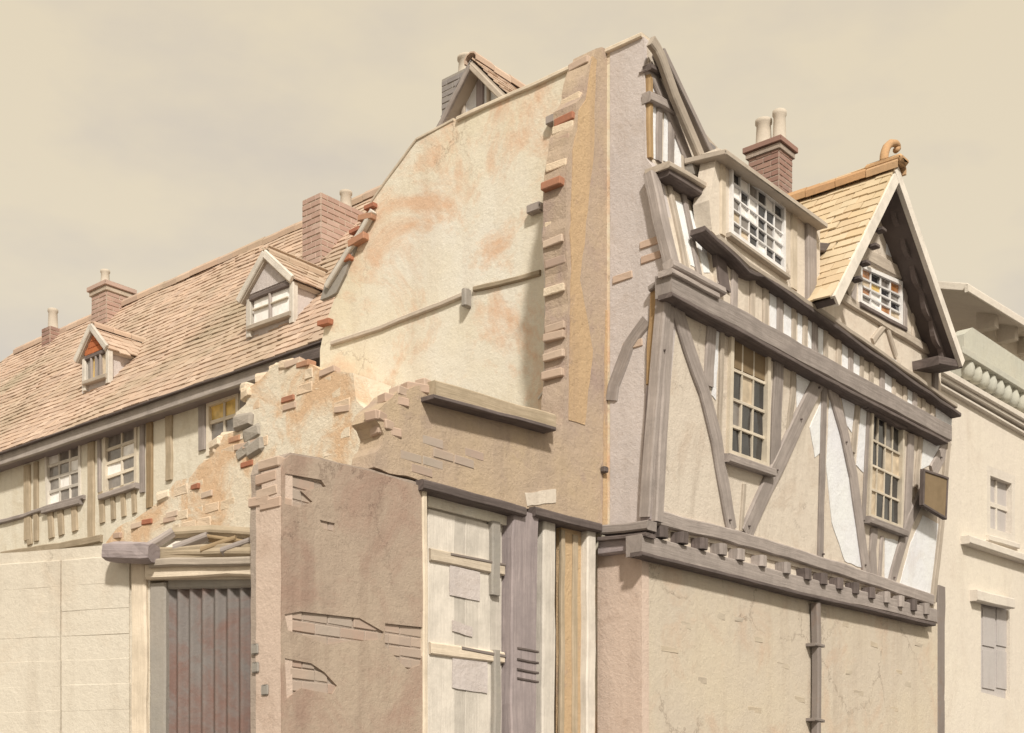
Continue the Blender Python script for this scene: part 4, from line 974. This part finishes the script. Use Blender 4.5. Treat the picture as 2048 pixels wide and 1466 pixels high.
# chimneys of the cottage
def stack(px_l, px_e, px_r, py_t, py_b, off, bm_, mo, pots, **k):
    e = roofP.hit(px_e, py_b, .03) if off is None else K.shift(off).hit(px_e, py_b)
    zt = Plane(e, dL).hit(px_e, py_t).z
    pr_ = Plane(e, dL); wl = (pr_.hit(px_l, py_b) - e).length
    pr2 = Plane(e, dR); wr = (pr2.hit(px_r, py_b) - e).length
    return chimney(C, e, wl, wr, e.z - .6, zt, bm_, mo, pots=pots, **k)
rid_off = .2-RUN
stack(606, 642, 732, 384, 524, None, 'brickmid', 'lime', ((.5, .72, .085, .3),), corb=False)
stack(184, 213, 262, 560, 645, None, 'brickmid', 'lime', ((.6, .3, .08, .3),), corb=True)
stack(84, 100, 124, 652, 668, rid_off+.3, 'brick', 'lime', ((.4, .5, .09, .38),), corb=False)

# ================================================================== YARD WALL with iron sheet door
yb = Y.hit(300, 1620); yb.z = 0
YW = thing('yard_enclosure', 'pale boarded yard wall with a rusty iron sheet door under a timber lintel', 'wall', tuple(yb))
prism('wall', Y, [(-260, 'g'), (-260, 1122), (45, 1104), (212, 1090), (262, 1082), (300, 1110), (507, 1108), (507, 1158), (300, 1160), (300, 'g')], 'yardrender', YW, 0.0, 0.25)
for k in range(9):
    y0 = 1138 + k*51; 
    for (xa, xb) in ((-250, 120), (124, 258)):
        ya, yb_ = y0 - (xa-250)*.07*(1620-y0)/500, y0 - (xb-250)*.07*(1620-y0)/500
        bar('board', Y, [(xa, ya), (xb, yb_)], .196, 'yardrender', YW, .012 + random.uniform(0, .008), .03, .003, .006)
bar('post', Y, [(276, 1125), (276, 1480)], .13, 'board', YW, .035, .08, .006)
bar('post', Y, [(276, 1480), (276, 1980)], .13, 'board', YW, .035, .08, .006)
bar('jamb', Y, [(314, 1166), (314, 1480)], .135, 'lead', YW, .006, .1, .004)
bar('jamb', Y, [(314, 1480), (314, 1980)], .135, 'lead', YW, .006, .1, .004)
bar('lintel', Y, [(290, 1143), (400, 1138), (507, 1136)], .11, 'board', YW, .06, .2, .01)
bar('lintel', Y, [(296, 1126), (390, 1122), (507, 1122)], .06, 'timberl', YW, .10, .2, .01)
bar('lintel', Y, [(306, 1108), (400, 1102), (507, 1100)], .10, 'cottimber', YW, .05, .22, .01)
# corrugated iron door
p0, p1 = Y.hit(330, 1162, -.05), Y.hit(508, 1160, -.05); zt = p0.z; L = (p1-p0).length; u_ = (p1-p0).normalized()
u_.z = 0; vs, fs = [], []; nx = 110
for i in range(nx+1):
    a = L*i/nx; P = p0 + u_*a + Y.n*(.022*math.sin(a/.105*2*math.pi))
    vs += [V((P.x, P.y, zt + .02)), V((P.x, P.y, -.02)), V((P.x, P.y, zt + .02)) - Y.n*.004, V((P.x, P.y, -.02)) - Y.n*.004]
for i in range(nx):
    a = i*4; b = a+4; fs += [(a, a+1, b+1, b), (a+2, b+2, b+3, a+3), (a, b, b+2, a+2), (a+1, a+3, b+3, b+1)]
dr = mesh_obj('door', vs, fs, 'rust', YW); dr['label'] = 'rusty corrugated iron sheet door'
bar('door_head', Y, [(336, 1166), (507, 1163)], .08, 'lead', YW, -.02, .1, .006)
# grey baulk of timber stuck out of the wall, and the broken roof frame beyond
lg0 = Y.hit(216, 1104, .12); lg1 = Y.hit(308, 1106, .12)
LG = thing('timber_baulk', 'short weathered grey baulk of timber lying on top of the yard wall', 'timber', tuple(lg0 - Z*.12))
ax = (lg1-lg0).normalized(); vs, fs, uv_ = [], [], []; sd_ = Y.n; up_ = ax.cross(sd_).normalized()
for i in range(7):
    t = i/6; P = lg0.lerp(lg1, t)
    for k in range(10):
        a = 2*math.pi*k/10; r = .075*(1 + .16*mnoise.noise(V((t*3, k*1.3, 2)))) * (.86 if i in (0, 6) else 1)
        sq = 1/max(abs(math.cos(a)), abs(math.sin(a)))**.55
        vs.append(P + (sd_*math.cos(a) + up_*math.sin(a))*r*sq)
for i in range(6):
    for k in range(10):
        fs.append((i*10+k, i*10+(k+1) % 10, (i+1)*10+(k+1) % 10, (i+1)*10+k)); uv_.append([(i*.08, k*.05), (i*.08, k*.05+.05), (i*.08+.08, k*.05+.05), (i*.08+.08, k*.05)])
fs += [tuple(range(9, -1, -1)), tuple(60+k for k in range(10))]; uv_ += [[(.01*k, .03*k) for k in range(10)]]*2
mesh_obj('log', vs, fs, 'timberv', LG, uvs=uv_)
rf0 = Y.hit(380, 1098, .02)
RF = thing('lean_to_frame', 'broken lean-to roof frame of thin rafters above the iron door', 'roof frame', tuple(rf0))
Q = Plane(Y.hit(400, 1100, 0.03), Y.u, Z*.8 - Y.n*.6)
prism('backing_sheet', Q, [(290, 1100), (345, 1062), (505, 1062), (505, 1096)], 'whiteboard', RF, -.05, .02)
for nm, pp, w, m in (('purlin', [(336, 1060), (420, 1055), (507, 1060)], .07, 'cottimber'), ('purlin', [(282, 1102), (400, 1098), (507, 1098)], .06, 'cottimber'),
                     ('rafter', [(280, 1096), (344, 1058)], .06, 'timber'), ('rafter', [(345, 1092), (412, 1066)], .055, 'timber'), ('rafter', [(400, 1096), (470, 1072)], .04, 'sign'), ('rafter', [(440, 1098), (500, 1076)], .045, 'timber'), ('purlin', [(412, 1070), (500, 1082)], .03, 'sign')):
    bar(nm, Q, pp, w, m, RF, .02 if nm == 'purlin' else .035, .05, .006)

# ================================================================== REAR HOUSE whose gable shows over the ridge
QP = S.shift(-3.0)
qa = QP.hit(962, 146); ql = QP.hit(900, 268); zr = ql.z
qg = V((qa.x, qa.y, 0))
RH = thing('rear_house', 'small half-timbered gable with orange tiles peeping over the ridge, square stack at its side', 'house', tuple(qg))
hw = ((ql - qa) - Z*(ql-qa).z).length
lf, rt = V((qa.x, qa.y, zr)) + dL*hw, V((qa.x, qa.y, zr)) - dL*hw
gb = prism3('gable_wall', QP, [lf, V((lf.x, lf.y, 0)), V((rt.x, rt.y, 0)), rt, qa], 'white', RH, .2)
for X in (lf, rt):
    vv = qa - X; nn = vv.cross(dR).normalized(); nn = nn if nn.z > 0 else -nn
    r_ = box3('roof', X + QP.n*.18 - nn*.01, vv, dR*3.6, nn*.06, 'timberl', RH, 0)
    tile_fill(r_, X + QP.n*.18 + nn*.055, dR, vv, 3.5, vv.length, 'tile' if X is rt else 'tilegrey', .19, .13, .22)
    bar3('bargeboard_or_shade', qa + QP.n*.22, X + QP.n*.22, QP.n, .07, .04, 'timber' if X is lf else 'timberl', RH)
rg2 = box3('ridge_board', qa - dL*.02 + QP.n*.18, dL*.04, dR*3.6, Z*.06, 'timberl', RH, 0)
sub_tiles_ridge(rg2, qa + QP.n*.2 + Z*.08, qa + dR*3.4 + Z*.08, 'tile', .11, .33)
bar('post', QP, [(958, 160), (958, 260)], .12, 'timberv', RH, .03, .08)
bar('stud', QP, [(975, 170), (975, 260)], .05, 'timberl', RH, .03, .06)
bar('stud', QP, [(925, 205), (925, 260)], .06, 'timberl', RH, .03, .06)
pl = QP.shift(-.25); ee = pl.hit(930, 160)
chimney(RH, ee, (pl.hit(886, 160)-ee).length, .5, zr-1.5, pl.hit(930, 136).z, 'tilegrey', 'lead', pots=((.35, .4, .13, .30),), corb=False)

# ================================================================== STREET BEYOND, on the right
nb0 = G.hit(1878, 1620); nb0.z = 0
FP = G.shift(-.12)
NH = thing('rendered_street_house', 'pale cream rendered house with greenish balustrade, next down the street past the timbered gable', 'house', tuple(nb0))
cor = lambda x, y0: y0 + (x-1880)*.55
wq = [(1974, 930), (2030, 952), (2030, 1088), (1974, 1072)]
wq2 = [(1962, 1195), (2020, 1208), (2020, 1400), (1962, 1384)]
prism('front_wall', FP, [(1860, 'g'), (1860, 722), (2300, 968), (2300, 'g')], 'far', NH, 0, .4, holes=[wq, wq2])
window(NH, FP, wq, 2, [0, .5, 1], .0, lambda a, b: 'farwin', .12, .05, .08, mat='farstone', sill_mat='farstone')
d_ = prism('door', FP, [(1960, 1192), (2024, 1206), (2024, 1404), (1960, 1388)], 'farwin', NH, -.06, .06)
for (a, b) in ((1966, 1990), (1994, 2018)):
    for (c1_, c2_) in ((1215, 1290), (1300, 1375)):
        prism('door_panel', FP, [(a, c1_), (b, c1_+5), (b, c2_+5), (a, c2_)], 'farwin', d_, -.045, .02)
bar('door_hood', FP, [(1955, 1190), (2030, 1207)], .14, 'farstone', NH, .1, .1, .004)
for y0, w, fr in ((735, .08, .14), (750, .05, .1), (766, .04, .06)):
    bar('cornice', FP, [(1870, y0 - 5), (2290, y0 + 238)], w, 'farstone', NH, fr, fr, .0)
bar('string_course', FP, [(1940, 1078), (2290, 1195)], .10, 'farstone', NH, .12, .12, 0)
bar('pilaster', FP, [(1884, 1172), (1883, 1400)], .22, 'iron', NH, .12, .12, .01)
bar('pilaster', FP, [(1883, 1400), (1883, 1800)], .22, 'iron', NH, .12, .12, .01)
for i in range(14):
    x = 1936 + i*15; y = 716 + (x-1936)*.62
    lathe('baluster', FP.hit(x, y + 42, -.05), [(.05, 0), (.085, .06), (.09, .14), (.045, .26), (.06, .32)], 'fargreen', NH, 8)
bar('balustrade_rail', FP, [(1925, 698), (2200, 868)], .10, 'fargreen', NH, .04, .2, 0)
bar('balustrade_rail', FP, [(1925, 764), (2200, 920)], .09, 'fargreen', NH, .04, .2, 0)
prism('attic_wall', FP, [(1928, 668), (1945, 655), (2300, 890), (2300, 960), (1928, 758)], 'fargreen', NH, -.25, .2)
ft = FP.shift(-5).hit(2040, 1620); ft.z = 0
FH = thing('far_eaved_house', 'faint taller house far down the street with a bracketed overhanging eave', 'house', tuple(ft))
FF = FP.shift(-1.5)
b0 = FF.hit(1990, 700)
prism('front_wall', FF, [(1992, 'g'), (1992, 610), (2300, 800), (2300, 'g')], 'far', FH, 0, .3)
fe0, fe1 = FF.hit(1936, 566, .5), FF.hit(2300, 792, .5)
box3('eave', fe0 - Z*.12, fe1-fe0, -FF.n*2.4 + Z*.8, Z*.12, 'farstone', FH, .01)
bar('eave_fascia', FF, [(1936, 575), (2300, 800)], .12, 'farstone', FH, .52, .05, 0)
for x in (1994, 2034, 2074):
    bar('bracket', FF, [(x, 618 + (x-1994)*.6), (x, 655 + (x-1994)*.6)], .16, 'farstone', FH, .3, .3, 0)

# hanging board on the corner of the timbered front
sb = F1.hit(1872, 990, .10)
SG = thing('sign_board', 'square brown wooden board fixed to the far end of the timbered front', 'sign', tuple(sb))
prism('board', F1, [(1851, 942), (1897, 958), (1893, 1036), (1849, 1008)], 'sign', SG, .16, .035)
for pp in ([(1849, 940), (1898, 957)], [(1848, 1009), (1894, 1037)], [(1850, 942), (1848, 1010)], [(1897, 958), (1893, 1037)]):
    bar('edging', F1, pp, .03, 'timberd', SG, .172, .05, .002)
bar('bracket', F1, [(1862, 972), (1886, 980)], .05, 'timberd', SG, .13, .13, 0)
